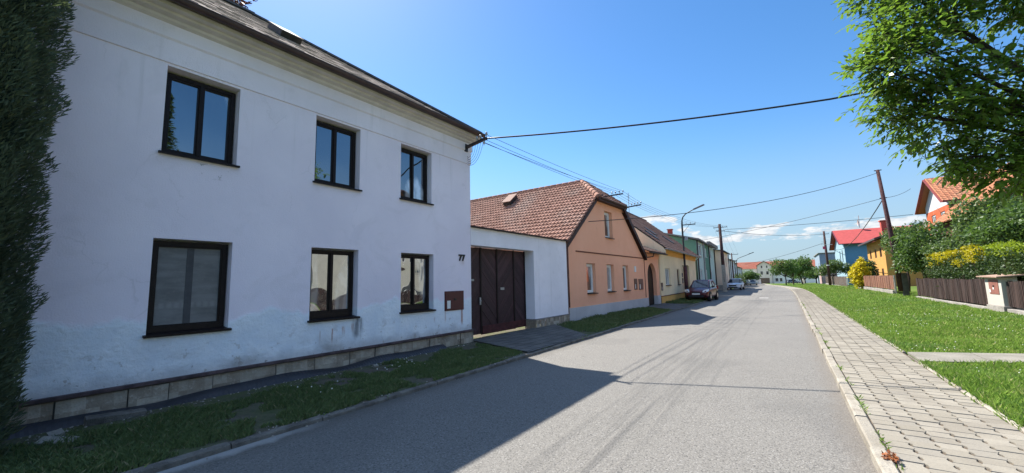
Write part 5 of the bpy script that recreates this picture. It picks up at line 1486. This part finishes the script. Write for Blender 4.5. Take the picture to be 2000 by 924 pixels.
def hedge(name, label, items, mt, n, L, group=None, cat='hedge'):
    c0 = Vector(items[0][0]); base = Vector((c0.x, c0.y, .08))
    t = empty(name, base, 0, label, cat, group); loc = [(tuple(Vector(c) - base), r) for c, r in items]
    m = MB()
    for c, r in loc:
        for k in range(3): m.tube([(c[0]+rnd.uniform(-.2, .2), c[1]+rnd.uniform(-.3, .3), -.08), (c[0]+rnd.uniform(-.3, .3), c[1]+rnd.uniform(-.4, .4), c[2])], [.03, .012], 5)
    m.build('stems', M_BARK, t)
    o = tri_mesh('foliage', cloud(loc, n, L, .5, .1, .35), mt, 6); o.parent = t
    return t
hedge('dark_hedge', 'very dark green hedge filling the space behind the board fence', [((7.55, y_, z_), (.65, .9, .75)) for y_ in (23.2, 24.8, 26.4, 28, 29.6, 31.2, 32.8, 34.4) for z_ in (.9, 1.75, 2.0)], M_DH, 30000, .10)
hedge('golden_hedge', 'golden yellow privet hedge showing above the dark board fence', [((7.35+rnd.uniform(-.15,.15), y_, 2.52 + rnd.uniform(-.42, .28)), (rnd.uniform(.28,.45), rnd.uniform(.3,.7), rnd.uniform(.18,.45))) for y_ in (27.2, 28.1, 29.1, 29.6, 30.6, 31.3, 32.3, 33.2, 34.1)], M_GOLD, 6500, .085)
hedge('lime_hedge', 'yellow-green hedge clump right of the golden privet', [((7.5+rnd.uniform(-.12,.12), y_, 2.45 + rnd.uniform(-.2, .2)), (.4, rnd.uniform(.4,.65), rnd.uniform(.25,.38))) for y_ in (22.8, 23.9, 24.7, 25.9)], M_YG, 3600, .085)
tree('golden_shrub', 'bright yellow upright shrub in front of the far board fence', (6.6, 57.5, 0), .8, .10, [((6.6, 57.4, 1.0), (.75, .8, .7)), ((6.35, 57.6, 1.7), (.7, .7, .6)), ((6.8, 57.4, 2.0), (.6, .7, .6)), ((6.7, 57.5, 2.7), (.4, .5, .6)), ((6.3, 57.6, 2.4), (.4, .5, .35)), ((6.75, 57.5, 3.2), (.2, .25, .35))], 3000, .22, leafmat('gold_bush_leaf', (.42, .36, .02), (.62, .50, .03), .3, .5, .3), cat='shrub')
tree('dark_shrub', 'dark green shrub just right of the bright yellow one', (7.4, 58.5, 0), .8, .08, [((7.5, 58.5, 1.6), (.7, .8, 1.2)), ((7.5, 58.5, 2.7), (.45, .5, .6))], 1600, .2, M_DH, cat='shrub')
tree('spreading_tree', 'low spreading green tree behind the far fence and pole', (6.9, 92, gz(92)), 1.9, .16, [((6.0, 92, 3.0), (1.3, 1.3, .7)), ((7.2, 92, 3.8), (1.2, 1.3, .6)), ((8.3, 92, 3.2), (1.2, 1.3, .6)), ((5.2, 92, 2.2), (1.1, 1.1, .5)), ((7.0, 92, 2.7), (1.3, 1.2, .6)), ((8.8, 92, 2.5), (.8, 1, .5))], 3400, .26, M_GT2)
tree('round_tree', 'smaller left one of the two round lawn trees near the bend', (-.3, 112, gz(112)), 2.0, .14, blob((-.5, 112, 4.0), (2.5, 2.4, 2.3), 11, seed=21), 3800, .3, M_GT)
tree('round_tree', 'bigger right one of the two round lawn trees near the bend', (3.3, 132, gz(132)), 2.4, .2, blob((2.9, 131, 4.4), (3.0, 3.0, 3.3), 13, seed=25), 5200, .36, M_GT, lean=(-.5, 0))
tree('round_tree', 'third tree crowded between the two round lawn trees', (1.2, 121, gz(121)), 2.0, .15, blob((1.1, 121, 3.6), (1.7, 1.8, 2.3), 9, seed=29), 3200, .3, leafmat('bright_leaf', (.05, .10, .018), (.12, .20, .03), .35, .5, .3))
for k_, (x_, y_, l_) in enumerate(((4.6, 158, 'left one of three dense dark trees in front of the distant grey block'), (7.4, 156, 'middle one of three dense dark trees in front of the distant grey block'), (1.6, 172, 'far dense dark tree right behind the blue-grey car'))):
    tree('background_tree', l_, (x_, y_, gz(y_)), 1.4, .2, blob((x_, y_, 2.6), (2.6, 2.2, 2.6), 9, seed=40+k_), 2200, .4, M_GT, 'dense dark trees behind the bend')
tree('street_end_tree', 'leafy tree left of the pale gabled building', (-10.6, 150, gz(150)), 1.8, .2, blob((-10.0, 150, 2.2), (2.9, 2.5, 2.3), 11, seed=31), 3600, .34, M_GT)
hedge('roadside_bush', 'dark bush beside the white car at the left kerb', [((-7.0, 82, .9), (.9, 1.4, 1.1)), ((-7.2, 85, 1.1), (.9, 1.5, 1.2)), ((-7.6, 88, 1.2), (.9, 1.5, 1.2))], M_DH, 2400, .2, cat='bush')
tree('copper_tree', 'dark copper-leaved tree top showing behind the white house roof', (-17, 4.6, 0), 8.5, .3, [((-16, 4.9, 12.0), (1.2, 1.3, .9)), ((-16, 3.8, 12.8), (1.5, 1.5, 1.2)), ((-16.6, 5.6, 12.3), (.9, .7, .6)), ((-16.5, 4.0, 11.0), (1.5, 1.6, 1.0))], 9000, .13, leafmat('copper_leaf', (.035, .016, .022), (.075, .032, .036), .2, .5, .3))
# spruce across the street, seen only as a reflection in the upper window
sp = empty('spruce', (8.6, 5.3, .1), 0, 'tall spruce in the garden across from the white house', 'tree'); m = MB(); m.tube([(0, 0, -.1), (0, 0, 11.5)], [.18, .02], 8); m.build('trunk', M_BARK, sp)
P, D, W_, L_ = [], [], [], []
for k in range(9000):
    z = 1 + 10.4*rng.random()**1.2; tier = (z*1.6) % 1; rr = (11.6-z)*.24*(1 - .55*tier)*rng.random()**.5; a = rng.uniform(0, 6.283)
    o_ = Vector((math.cos(a), math.sin(a), 0)); P.append((o_.x*rr, o_.y*rr, z - rr*.25)); d_ = (o_ + Vector(tuple(rng.normal(size=3)*.3)) + Vector((0, 0, -.2))).normalized(); D.append(tuple(d_)); W_.append(tuple(d_.cross(Vector((rng.normal()*.3, rng.normal()*.3, 1))).normalized())); L_.append(rng.uniform(.16, .3))
P, D, W_, L_ = map(np.array, (P, D, W_, L_)); o = tri_mesh('crown', leaf_polys(P, D, W_, L_, L_*.4, .3), M_DH, 6); o.parent = sp
# dry leaf clump in the kerb joint
m = MB()
for k in range(60):
    c = Vector((.60 + rnd.gauss(0, .03), 4.78 + rnd.gauss(0, .05), .10 + rnd.random()*.03)); d = Vector((rnd.gauss(0, 1), rnd.gauss(0, 1), rnd.gauss(0, .5))).normalized(); w_ = d.cross(Vector((0, .2, 1))).normalized()
    s_ = rnd.uniform(.015, .035); m.poly([tuple(c - d*s_), tuple(c + w_*s_*.5), tuple(c + d*s_), tuple(c - w_*s_*.5)])
tag(m.build('dry_leaves', leafmat('dry_leaf', (.22, .07, .03), (.34, .13, .05), .2, .7, .2)), 'small heap of reddish dry leaves in the kerb joint', 'leaves')
# ================================================================ poles, lamps and wires
M_POLEWOOD = plain('tarred_pole', (.075, .042, .038), .9, .35, 8, .15, bump=.02)
def crossarm(t, z, half, n=4, ax=(1, 0, 0), thick=.07, off=(0, 0)):
    ax = Vector(ax).normalized(); m = MB(); c = Vector((off[0], off[1], z))
    m.bar(tuple(c - ax*half), tuple(c + ax*half), thick, thick); m.build('crossarm', M_BLACKIRON, t); pts = []
    for i in range(n):
        p = c + ax*half*(-.95 + 1.9*i/max(1, n-1)); m = MB(); m.tube([tuple(p), tuple(p+Vector((0, 0, .06)))], .01, 5); insulator(m, tuple(p + Vector((0, 0, .06)))); m.build('insulator', M_CERAMIC, t, smooth=True)
        pts.append(Vector(t.location) + p + Vector((0, 0, .15)))
    return pts
# street lamp in front of the cream house
lp = empty('street_lamp', (-6.98, 36.1, .1), 0, 'thin dark street lamp with curved arm in front of the cream house', 'street lamp')
m = MB(); m.tube([(0, 0, -.1), (0, 0, 2.55)], [.15, .15], 12); m.build('base_tube', plain('maroon_steel', (.10, .035, .035), .6, .3, 6), lp, smooth=True)
m = MB(); m.tube([(0, 0, 2.5), (0, 0, 2.62), (0, 0, 6.1), (.02, 0, 6.45), (.12, -.05, 6.72), (.35, -.12, 6.95), (.9, -.3, 7.18), (1.15, -.38, 7.25)], [.15, .085, .07, .055, .05, .045, .04, .04], 8); m.build('pole', M_BLACKIRON, lp, smooth=True)
for z_ in (2.62, 3.6): m = MB(); m.bar((-.22, 0, z_), (.22, 0, z_), .07, .06); m.build('pole_clamp', M_BLACKIRON, lp)
m = MB(); m.obox((1.48, -.50, 7.36), Vector((.42, -.14, .12)), Vector((.03, .09, 0)), Vector((-.01, 0, .05))); m.build('lamp_head', plain('grey_lamp', (.2, .2, .21), .5), lp, bevel=.02)
INS_D = crossarm(lp, 6.05, .55, 4, off=(.5, 0)); m = MB(); m.bar((0, 0, 5.35), (.55, 0, 6.0), .025, .025); m.build('arm_brace', M_BLACKIRON, lp)
m = MB(); m.box(.16, .36, -.1, .1, 4.75, 5.05); m.build('junction_box', M_ZINC, lp)
# wooden pole on a concrete stub, left side
p2 = empty('utility_pole', (-6.22, 54.5, 0), 0, 'wooden utility pole on a concrete stub beside the cream house steps', 'utility pole')
m = MB(); m.box(-.2, .2, -.2, .2, -.2, 3.2); m.build('concrete_stub', plain('stub_concrete', (.36, .32, .27), .9, .2, 5), p2, bevel=.03)
m = MB(); m.tube([(0, 0, 1.2), (-.05, 0, 8.15)], [.21, .15], 10); m.build('wooden_pole', M_POLEWOOD, p2, smooth=True)
INS_E = crossarm(p2, 7.75, .75, 4)
INS_F0 = crossarm(p2, 7.3, .45, 2)
# two thin distant poles on the left
p4 = empty('utility_pole', (-7.6, 79, gz(79)), 0, 'distant thin pole with crossarms before the white terraces', 'utility pole'); m = MB(); m.tube([(0, 0, -.2), (0, 0, 6.0)], [.12, .09], 8); m.build('wooden_pole', M_POLEWOOD, p4, smooth=True)
INS_G = crossarm(p4, 5.75, 1.0, 4); crossarm(p4, 4.7, .8, 3)
l2 = empty('street_lamp', (-7.4, 84, gz(84)), 0, 'distant street lamp with a slanting arm by the white terraces', 'street lamp'); m = MB(); m.tube([(0, 0, -.1), (0, 0, 4.9), (.3, 0, 5.3), (2.2, 0, 6.0)], [.09, .06, .05, .04], 8); m.build('pole', M_BLACKIRON, l2, smooth=True); m = MB(); m.obox((2.45, 0, 6.12), Vector((.4, 0, .13)), Vector((0, .1, 0)), Vector((-.015, 0, .05))); m.build('lamp_head', M_BLACKIRON, l2)
# tall leaning pole on the right lawn
p1 = empty('utility_pole', (6.62, 39.0, .1), 0, 'tall reddish wooden utility pole on a concrete stub on the right lawn', 'utility pole')
m = MB(); m.box(.02, .34, -.16, .16, -.2, 1.62); m.build('concrete_stub', plain('dark_stub', (.10, .09, .08), .9, .25, 5), p1, bevel=.03)
m = MB(); m.tube([(-.05, 0, .35), (-.18, .1, 4.0), (-.42, .5, 9.25)], [.165, .145, .105], 12); m.build('wooden_pole', plain('reddish_pole', (.075, .038, .038), .9, .35, 8, .15, bump=.02), p1, smooth=True)
m = MB(); m.bar((-.62, .5, 9.22), (-.2, .5, 9.22), .05, .06); m.build('pole_cap', M_BLACKIRON, p1)
m = MB(); m.bar((-.52, .35, 7.1), (-.12, .35, 7.1), .06, .06); m.build('wire_clamp', M_BLACKIRON, p1)
P1T, P1M = Vector((6.22, 39.5, 9.15)), Vector((6.32, 39.35, 7.2))
# far pole on the right
p3 = empty('utility_pole', (6.15, 90, gz(90)), 0, 'distant leaning utility pole with a red sign behind the far fence', 'utility pole')
m = MB(); m.tube([(0, 0, -.2), (-.1, 0, 9.7)], [.22, .15], 10); m.build('wooden_pole', M_POLEWOOD, p3, smooth=True)
crossarm(p3, 9.2, .6, 2); m = MB(); m.box(-.5, -.1, -.32, -.25, 6.5, 7.0); m.build('red_sign', plain('red_plate', (.42, .05, .10), .5), p3); m = MB(); m.bar((-.7, -.2, 7.35), (.9, -.2, 7.25), .06, .06); m.build('lamp_arm', M_WHITEPVC, p3)
m = MB(); m.tube([(0, 0, 3.6), (0, 0, 3.75)], .24, 10); m.build('pole_band', M_WHITEPVC, p3)
P3T = Vector((6.1, 90, 9.0))

M_WIRE = plain('black_wire', (.02, .02, .022), .6, .1, 3)
def wire(label, pts, sag, r, group=None):
    m = MB()
    out = []
    for a, b_ in zip(pts, pts[1:]):
        a, b_ = Vector(a), Vector(b_); n = 18
        s_ = sag if not isinstance(sag, (list, tuple)) else sag[len(out) > 0]
        q = [a.lerp(b_, i/n) - Vector((0, 0, s_*(b_-a).length*4*(i/n)*(1-i/n))) for i in range(n+1)]
        out += q if not out else q[1:]
    o0 = out[0]; m.tube([tuple(p - o0) for p in out], r, 5)
    o = m.build('wire', M_WIRE, smooth=True); o.location = o0
    return tag(o, label, 'wire', group)
ends = ['topmost', 'second', 'third', 'lowest']
for i in range(4):
    wire(f'{ends[i]} of the four thin line wires along the left house fronts', [INS_A[i], INS_B[i], INS_C[i], INS_D[i], INS_E[i], INS_G[i]], .006, .0065, 'line wires along the left house fronts')
wire('thick black service cable from the white house corner across to the leafy tree', [Vector(WB) + bd*.97, (1.1, 10.8, 5.43), (3.6, 11.5, 5.72), (9.0, 13.2, 6.4)], .012, .022)
wire('wire from the orange gable up to the top of the tall right pole', [(-7.24, 17.0, 4.32), P1T], .022, .016)
wire('wire from the lamp bracket across to the red house gable', [INS_F0[1], (10.6, 53.8, 7.35)], .008, .022)
wire('wire from the wooden left pole to the distant right pole', [INS_F0[0], P3T], .012, .026)
wire('wire from the green house to the middle of the tall right pole', [(-7.2, 47.0, 5.7), P1M, (10.3, 52, 9.6)], .012, .016)
wire('bundled cable drooping from the tall right pole to the blue house', [P1M, (8.7, 109, 7.2)], .02, .035)
wire('far wire from the distant right pole over the street end', [P3T - Vector((0, 0, 1.5)), (-8.5, 118, 5.0)], .012, .03)
# ================================================================ cars (local +x is the front)
M_TYRE = plain('tyre', (.015, .015, .016), .85, .1, 9)
M_RIM = plain('alloy', (.45, .45, .46), .35, .1, 5, .5, .7)
M_CARGLASS = plain('car_glass', (.02, .024, .03), .06, .1, 3, .5)
M_LAMP = plain('headlamp_lens', (.62, .63, .62), .15, .1, 9, .6, coat=.5)
M_TAIL = plain('tail_lens', (.35, .02, .02), .2, .1, 9, .6)
M_PLASTIC = plain('black_trim', (.02, .02, .022), .6, .1, 8)
def carpaint(name, col):
    def fn(b):
        n = b.noise(b.obj(), 2, 3); c = b.mix(n.ss(.3, .7), c3(col, .9), c3(col, 1.1))
        return b.pbr(c, .32, None, .4, .1, .35)
    return mat(name, fn)
def car(name, loc, yaw, paint, label, L=4.25, Wd=1.72, Ht=1.58, suv=False, hood=.30, detail=True):
    t = empty(name, loc, yaw, label, 'car')
    h = L/2; w = Wd/2; gl = .22 if suv else .17
    belt = Ht*.61
    # body: lofted stations (x, half width, bottom, shoulder, top)
    st = [(h, w*.70, .34, .50, .60), (h-.06, w*.86, .26, .58, .68), (h-.28, w*.96, gl, .66, .80), (h-.75, w, gl, .74, belt-.05), (h*hood+.15, w, gl, .80, belt+.02), (0, w, gl, .84, belt+.02),
          (-h*.55, w, gl, .86, belt+.04), (-h+.25, w*.97, gl, .86, belt+.05), (-h+.05, w*.90, .28, .82, belt), (-h, w*.80, .40, .70, belt-.12)]
    m = MB(); rings = []
    for (x, ww, zb, zs, zt) in st:
        rings.append([(x, -ww*.86, zb), (x, -ww*.98, zb+.10), (x, -ww, (zb+zs)/2), (x, -ww*.985, zs), (x, -ww*.90, zt), (x, -ww*.55, zt+.03), (x, 0, zt+.04),
                      (x, ww*.55, zt+.03), (x, ww*.90, zt), (x, ww*.985, zs), (x, ww, (zb+zs)/2), (x, ww*.98, zb+.10), (x, ww*.86, zb)])
    n = len(rings[0])
    for r0, r1 in zip(rings, rings[1:]):
        for k in range(n-1): m.quad(r0[k], r0[k+1], r1[k+1], r1[k])
        m.quad(r0[n-1], r0[0], r1[0], r1[n-1])
    m.poly(rings[0][::-1]); m.poly(rings[-1])
    body = m.build('body', paint, t, smooth=True, fix=True)
    md = body.modifiers.new('s', 'SUBSURF'); md.levels = md.render_levels = 1
    # greenhouse
    xb0, xb1 = h*hood + .28, -h+.12; xt0, xt1 = h*hood - .55, -h + (.55 if not suv else .42)
    wb, wt = w*.90, w*.70; zt = Ht
    lo = [(xb0, -wb*.86, belt), (xb0-.12, -wb, belt), (xb1+.1, -wb, belt+.02), (xb1, -wb*.84, belt+.02), (xb1, wb*.84, belt+.02), (xb1+.1, wb, belt+.02), (xb0-.12, wb, belt), (xb0, wb*.86, belt)]
    hi = [(xt0, -wt*.9, zt-.05), (xt0-.12, -wt, zt-.06), (xt1+.1, -wt, zt-.06), (xt1, -wt*.9, zt-.07), (xt1, wt*.9, zt-.07), (xt1+.1, wt, zt-.06), (xt0-.12, wt, zt-.06), (xt0, wt*.9, zt-.05)]
    g = MB()
    for k in range(8): g.quad(lo[k], lo[(k+1) % 8], hi[(k+1) % 8], hi[k])
    g.build('windows', M_CARGLASS, t)
    r_ = MB(); mid = [(xt0-.35, 0, zt+.0)]
    ins = [((p[0]-(xt0+xt1)/2)*.86+(xt0+xt1)/2, p[1]*.8, zt) for p in hi]; ou = [(p[0]+(.03 if p[0] > 0 else -.03), p[1]*1.02, p[2]-.012) for p in hi]
    for k in range(8): r_.quad(ou[k], ou[(k+1) % 8], ins[(k+1) % 8], ins[k])
    r_.poly(ins)
    rf = r_.build('roof', paint, t, smooth=False)
    def pillar(a, c, w1, w2): p_ = MB(); p_.bar(a, c, w1, w2); p_.build('pillar', paint if not suv else M_PLASTIC, t)
    for k in (0, 7, 3, 4): pillar(lo[k], hi[k], .055, .055)
    for sgn in (-1, 1):
        for fx in (.36, .70):
            xb = xb0-.12 + (xb1-xb0+.2)*fx; xt = xt0-.12 + (xt1-xt0+.2)*fx
            pillar((xb, sgn*wb*1.003, belt), (xt, sgn*wt*1.003, zt-.06), .07, .03)
    for sx in (1, -1):
        for sy in (1, -1):
            cx = sx*h*.61; R_ = .33 if suv else .30
            a = MB(); a.lathe((cx, sy*(w-.10), R_), [(0, -.1), (R_+.06, -.1), (R_+.06, .112), (0, .113)], 18, axis='y') if sy > 0 else a.lathe((cx, sy*(w-.10), R_), [(0, .1), (R_+.06, .1), (R_+.06, -.112), (0, -.113)], 18, axis='y')
            a.build('wheel_arch', M_PLASTIC, t)
            wl = MB(); q = sy; wl.lathe((cx, sy*(w-.1), R_), [(R_*.62, .118*q), (R_*.9, .13*q), (R_, .10*q), (R_, -.08*q), (R_*.6, -.1*q)], 18, axis='y'); wh_ = wl.build('wheel', M_TYRE, t, smooth=True)
            rm = MB(); rm.lathe((cx, sy*(w-.1), R_), [(0, .125*q), (R_*.15, .128*q), (R_*.62, .12*q)], 10, axis='y'); rm.build('rim', M_RIM, wh_)
    if not detail: 
        for sy in (1, -1): m = MB(); m.obox((h-.10, sy*w*.68, .62), (.08, 0, 0), (-.03*sy, .16, 0), (0, 0, .07)); m.build('headlight', M_LAMP, t)
        return t
    for sy in (1, -1):
        m = MB(); s_ = 1
        pts = [(h-.05, sy*w*.50, .60), (h-.10, sy*w*.74, .58), (h-.30, sy*w*.96, .66), (h-.42, sy*w*.965, .80), (h-.26, sy*w*.80, .82), (h-.13, sy*w*.56, .72)] if not suv else [(h-.03, sy*w*.45, .74), (h-.06, sy*w*.72, .70), (h-.26, sy*w*.97, .73), (h-.34, sy*w*.97, .82), (h-.16, sy*w*.76, .80), (h-.07, sy*w*.50, .79)]
        c = Vector((h-.2, sy*w*.72, .70 if not suv else .77)); off = Vector((.05, sy*.02, .015))
        m.poly([tuple(Vector(p)+off) for p in pts])
        vs = [tuple(Vector(p)+off) for p in pts] + [tuple(Vector(p)-Vector((.1, sy*.06, .0))) for p in pts]
        m.add(vs, [(k, (k+1) % 6, 6+(k+1) % 6, 6+k) for k in range(6)])
        m.build('headlight', M_LAMP, t)
        m = MB(); m.obox((h*hood+.12, sy*(w+.09), belt+.09), (.05, 0, 0), (0, .09, 0), (0, 0, .065)); m.bar((h*hood+.15, sy*w*.9, belt+.03), (h*hood+.12, sy*(w+.05), belt+.07), .04, .04); m.build('side_mirror', paint if suv else M_PLASTIC, t, bevel=.015)
        m = MB(); m.obox((-h+.08, sy*w*.84, .88), (.06, 0, 0), (.02*sy, .10, 0), (0, 0, .13)); m.build('tail_light', M_TAIL, t)
        m = MB(); m.bar((.45, sy*(w+.005), .80), (.60, sy*(w+.005), .80), .02, .03); m.bar((-.5, sy*(w+.005), .82), (-.35, sy*(w+.005), .82), .02, .03); m.build('door_handle', paint, t)
    m = MB(); m.obox((h+.01, 0, .49), (.012, 0, 0), (0, .26, 0), (0, 0, .055)); m.build('number_plate', M_WHITEPVC, t)
    m = MB(); m.obox((h-.03, 0, .33), (.05, 0, 0), (0, w*.62, 0), (0, 0, .075)); m.obox((h-.005, 0, .60), (.04, 0, 0), (0, w*(.30 if not suv else .5), 0), (0, 0, .035 if not suv else .10)); m.build('grille', M_PLASTIC, t)
    return t
car('parked_car', (-5.42, 33.7, .06), R(-92.5), carpaint('dark_red_paint', (.075, .007, .016)), 'dark red hatchback parked half on the verge by the street lamp', 4.1, 1.64, 1.48)
car('parked_car', (-6.05, 64.4, 0), R(-93), carpaint('white_paint', (.62, .66, .72)), 'white car parked facing us beyond the concrete pole stub', 4.5, 1.82, 1.52, True)
car('parked_car', (-8.25, 138, gz(138)), R(90), carpaint('silver_paint', (.30, .32, .34)), 'small grey car in the distance left of the gabled building', 4.1, 1.72, 1.55, detail=False)
car('parked_car', (-9.3, 126, gz(126)), R(75), carpaint('black_paint', (.03, .03, .035)), 'distant dark car with a pale glint beside the grey one', 4.1, 1.72, 1.5, detail=False)
car('parked_car', (1.9, 185, gz(185)), R(15), carpaint('blue_grey_paint', (.10, .12, .16)), 'blue-grey car half hidden behind the round lawn trees', 4.4, 1.75, 1.55, detail=False)
# ================================================================ daylight, sky and camera
w = bpy.data.worlds.new('World'); scene.world = w; w.use_nodes = True
nt = w.node_tree; nt.nodes.clear(); b = B(nt)
SUN = Vector((-.745, .335, 1.0)).normalized()
el = math.asin(SUN.z); rot = math.atan2(SUN.x, SUN.y)
sky = nt.nodes.new('ShaderNodeTexSky'); sky.sky_type = 'NISHITA'; sky.sun_disc = False
sky.sun_elevation = el; sky.sun_rotation = rot; sky.altitude = 400; sky.air_density = 1.0; sky.dust_density = .35; sky.ozone_density = 2.5
hs = nt.nodes.new('ShaderNodeHueSaturation'); hs.inputs['Saturation'].default_value = SKY_SAT; hs.inputs['Value'].default_value = 1.0
nt.links.new(sky.outputs[0], hs.inputs['Color'])
# fair-weather clouds low over the horizon
tc = nt.nodes.new('ShaderNodeTexCoord'); g = S(b, tc.outputs['Generated']); x, y, z = b.sep(g)
az = x._m('ARCTAN2', y); 
p = b.comb(az*9.0, z*30.0, 6.1)
n1 = b.noise(p, 1.0, 7, .58); n2 = b.noise(b.comb(az*34, z*85, 1.3), 1.0, 5, .6)
zc = az.ss(-.13, -.24)*.043 + .089
q = (z - zc)/.026
e_ = (1.0 - q*q).max(-1.5)
d = n1*.9 + n2*.25 + e_*.26
cl = d.ss(.775, .85)*az.ss(.30, .16)*az.ss(-.50, -.36)
hor = z.ss(.34, .015)*.88
col = b.mix(hor, S(b, hs.outputs[0]), (2.0, 2.8, 3.5))
col = b.mix(cl*.92, col, b.mix(n2.ss(.35, .6), (3.0, 3.4, 3.8), (4.9, 5.0, 5.1)))
# unseen bright cloud added overhead and behind the viewer to lift the ambient light
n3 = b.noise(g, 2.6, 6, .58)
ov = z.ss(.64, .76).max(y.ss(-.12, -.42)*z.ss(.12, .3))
cl_fill = n3.ss(.44, .60)*ov
col = b.mix(cl_fill*.8, col, (5.4, 7.4, 11.0))
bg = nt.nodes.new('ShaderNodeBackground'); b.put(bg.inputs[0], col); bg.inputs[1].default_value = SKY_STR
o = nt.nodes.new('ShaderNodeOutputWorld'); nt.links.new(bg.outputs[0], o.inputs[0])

sd = bpy.data.lights.new('sun', 'SUN'); sd.energy = SUN_E; sd.angle = R(.53); sd.color = (1.0, .945, .86)
so = bpy.data.objects.new('sun', sd); COL.objects.link(so); so.rotation_euler = SUN.to_track_quat('Z', 'Y').to_euler(); so.location = SUN*60

F_PX, C_PX, ROLL, H, PSI = 790.0, 90.0, .022, 1.65, R(33.942566939739685)
th_ = math.atan2(C_PX, F_PX)
fwv = Vector((-math.sin(PSI)*math.cos(th_), math.cos(PSI)*math.cos(th_), math.sin(th_)))
rv = Vector((math.cos(PSI), math.sin(PSI), 0)); uv = rv.cross(fwv)
r2 = rv*math.cos(ROLL) - uv*math.sin(ROLL); u2 = uv*math.cos(ROLL) + rv*math.sin(ROLL)
cd = bpy.data.cameras.new('camera'); co = bpy.data.objects.new('camera', cd); COL.objects.link(co)
cd.sensor_width = 36; cd.lens = F_PX*36/2000; cd.clip_start = .05; cd.clip_end = 3000
M3 = Matrix((r2, u2, -fwv)).transposed()
co.matrix_world = Matrix.Translation((0, 0, H)) @ M3.to_4x4()
scene.camera = co
vs = scene.view_settings; vs.view_transform = 'Standard'; vs.look = 'None'; vs.exposure = EXPO; vs.gamma = 1.0; vs.use_curve_mapping = False
scene.cycles.max_bounces = 6; scene.cycles.diffuse_bounces = 3; scene.cycles.transparent_max_bounces = 4
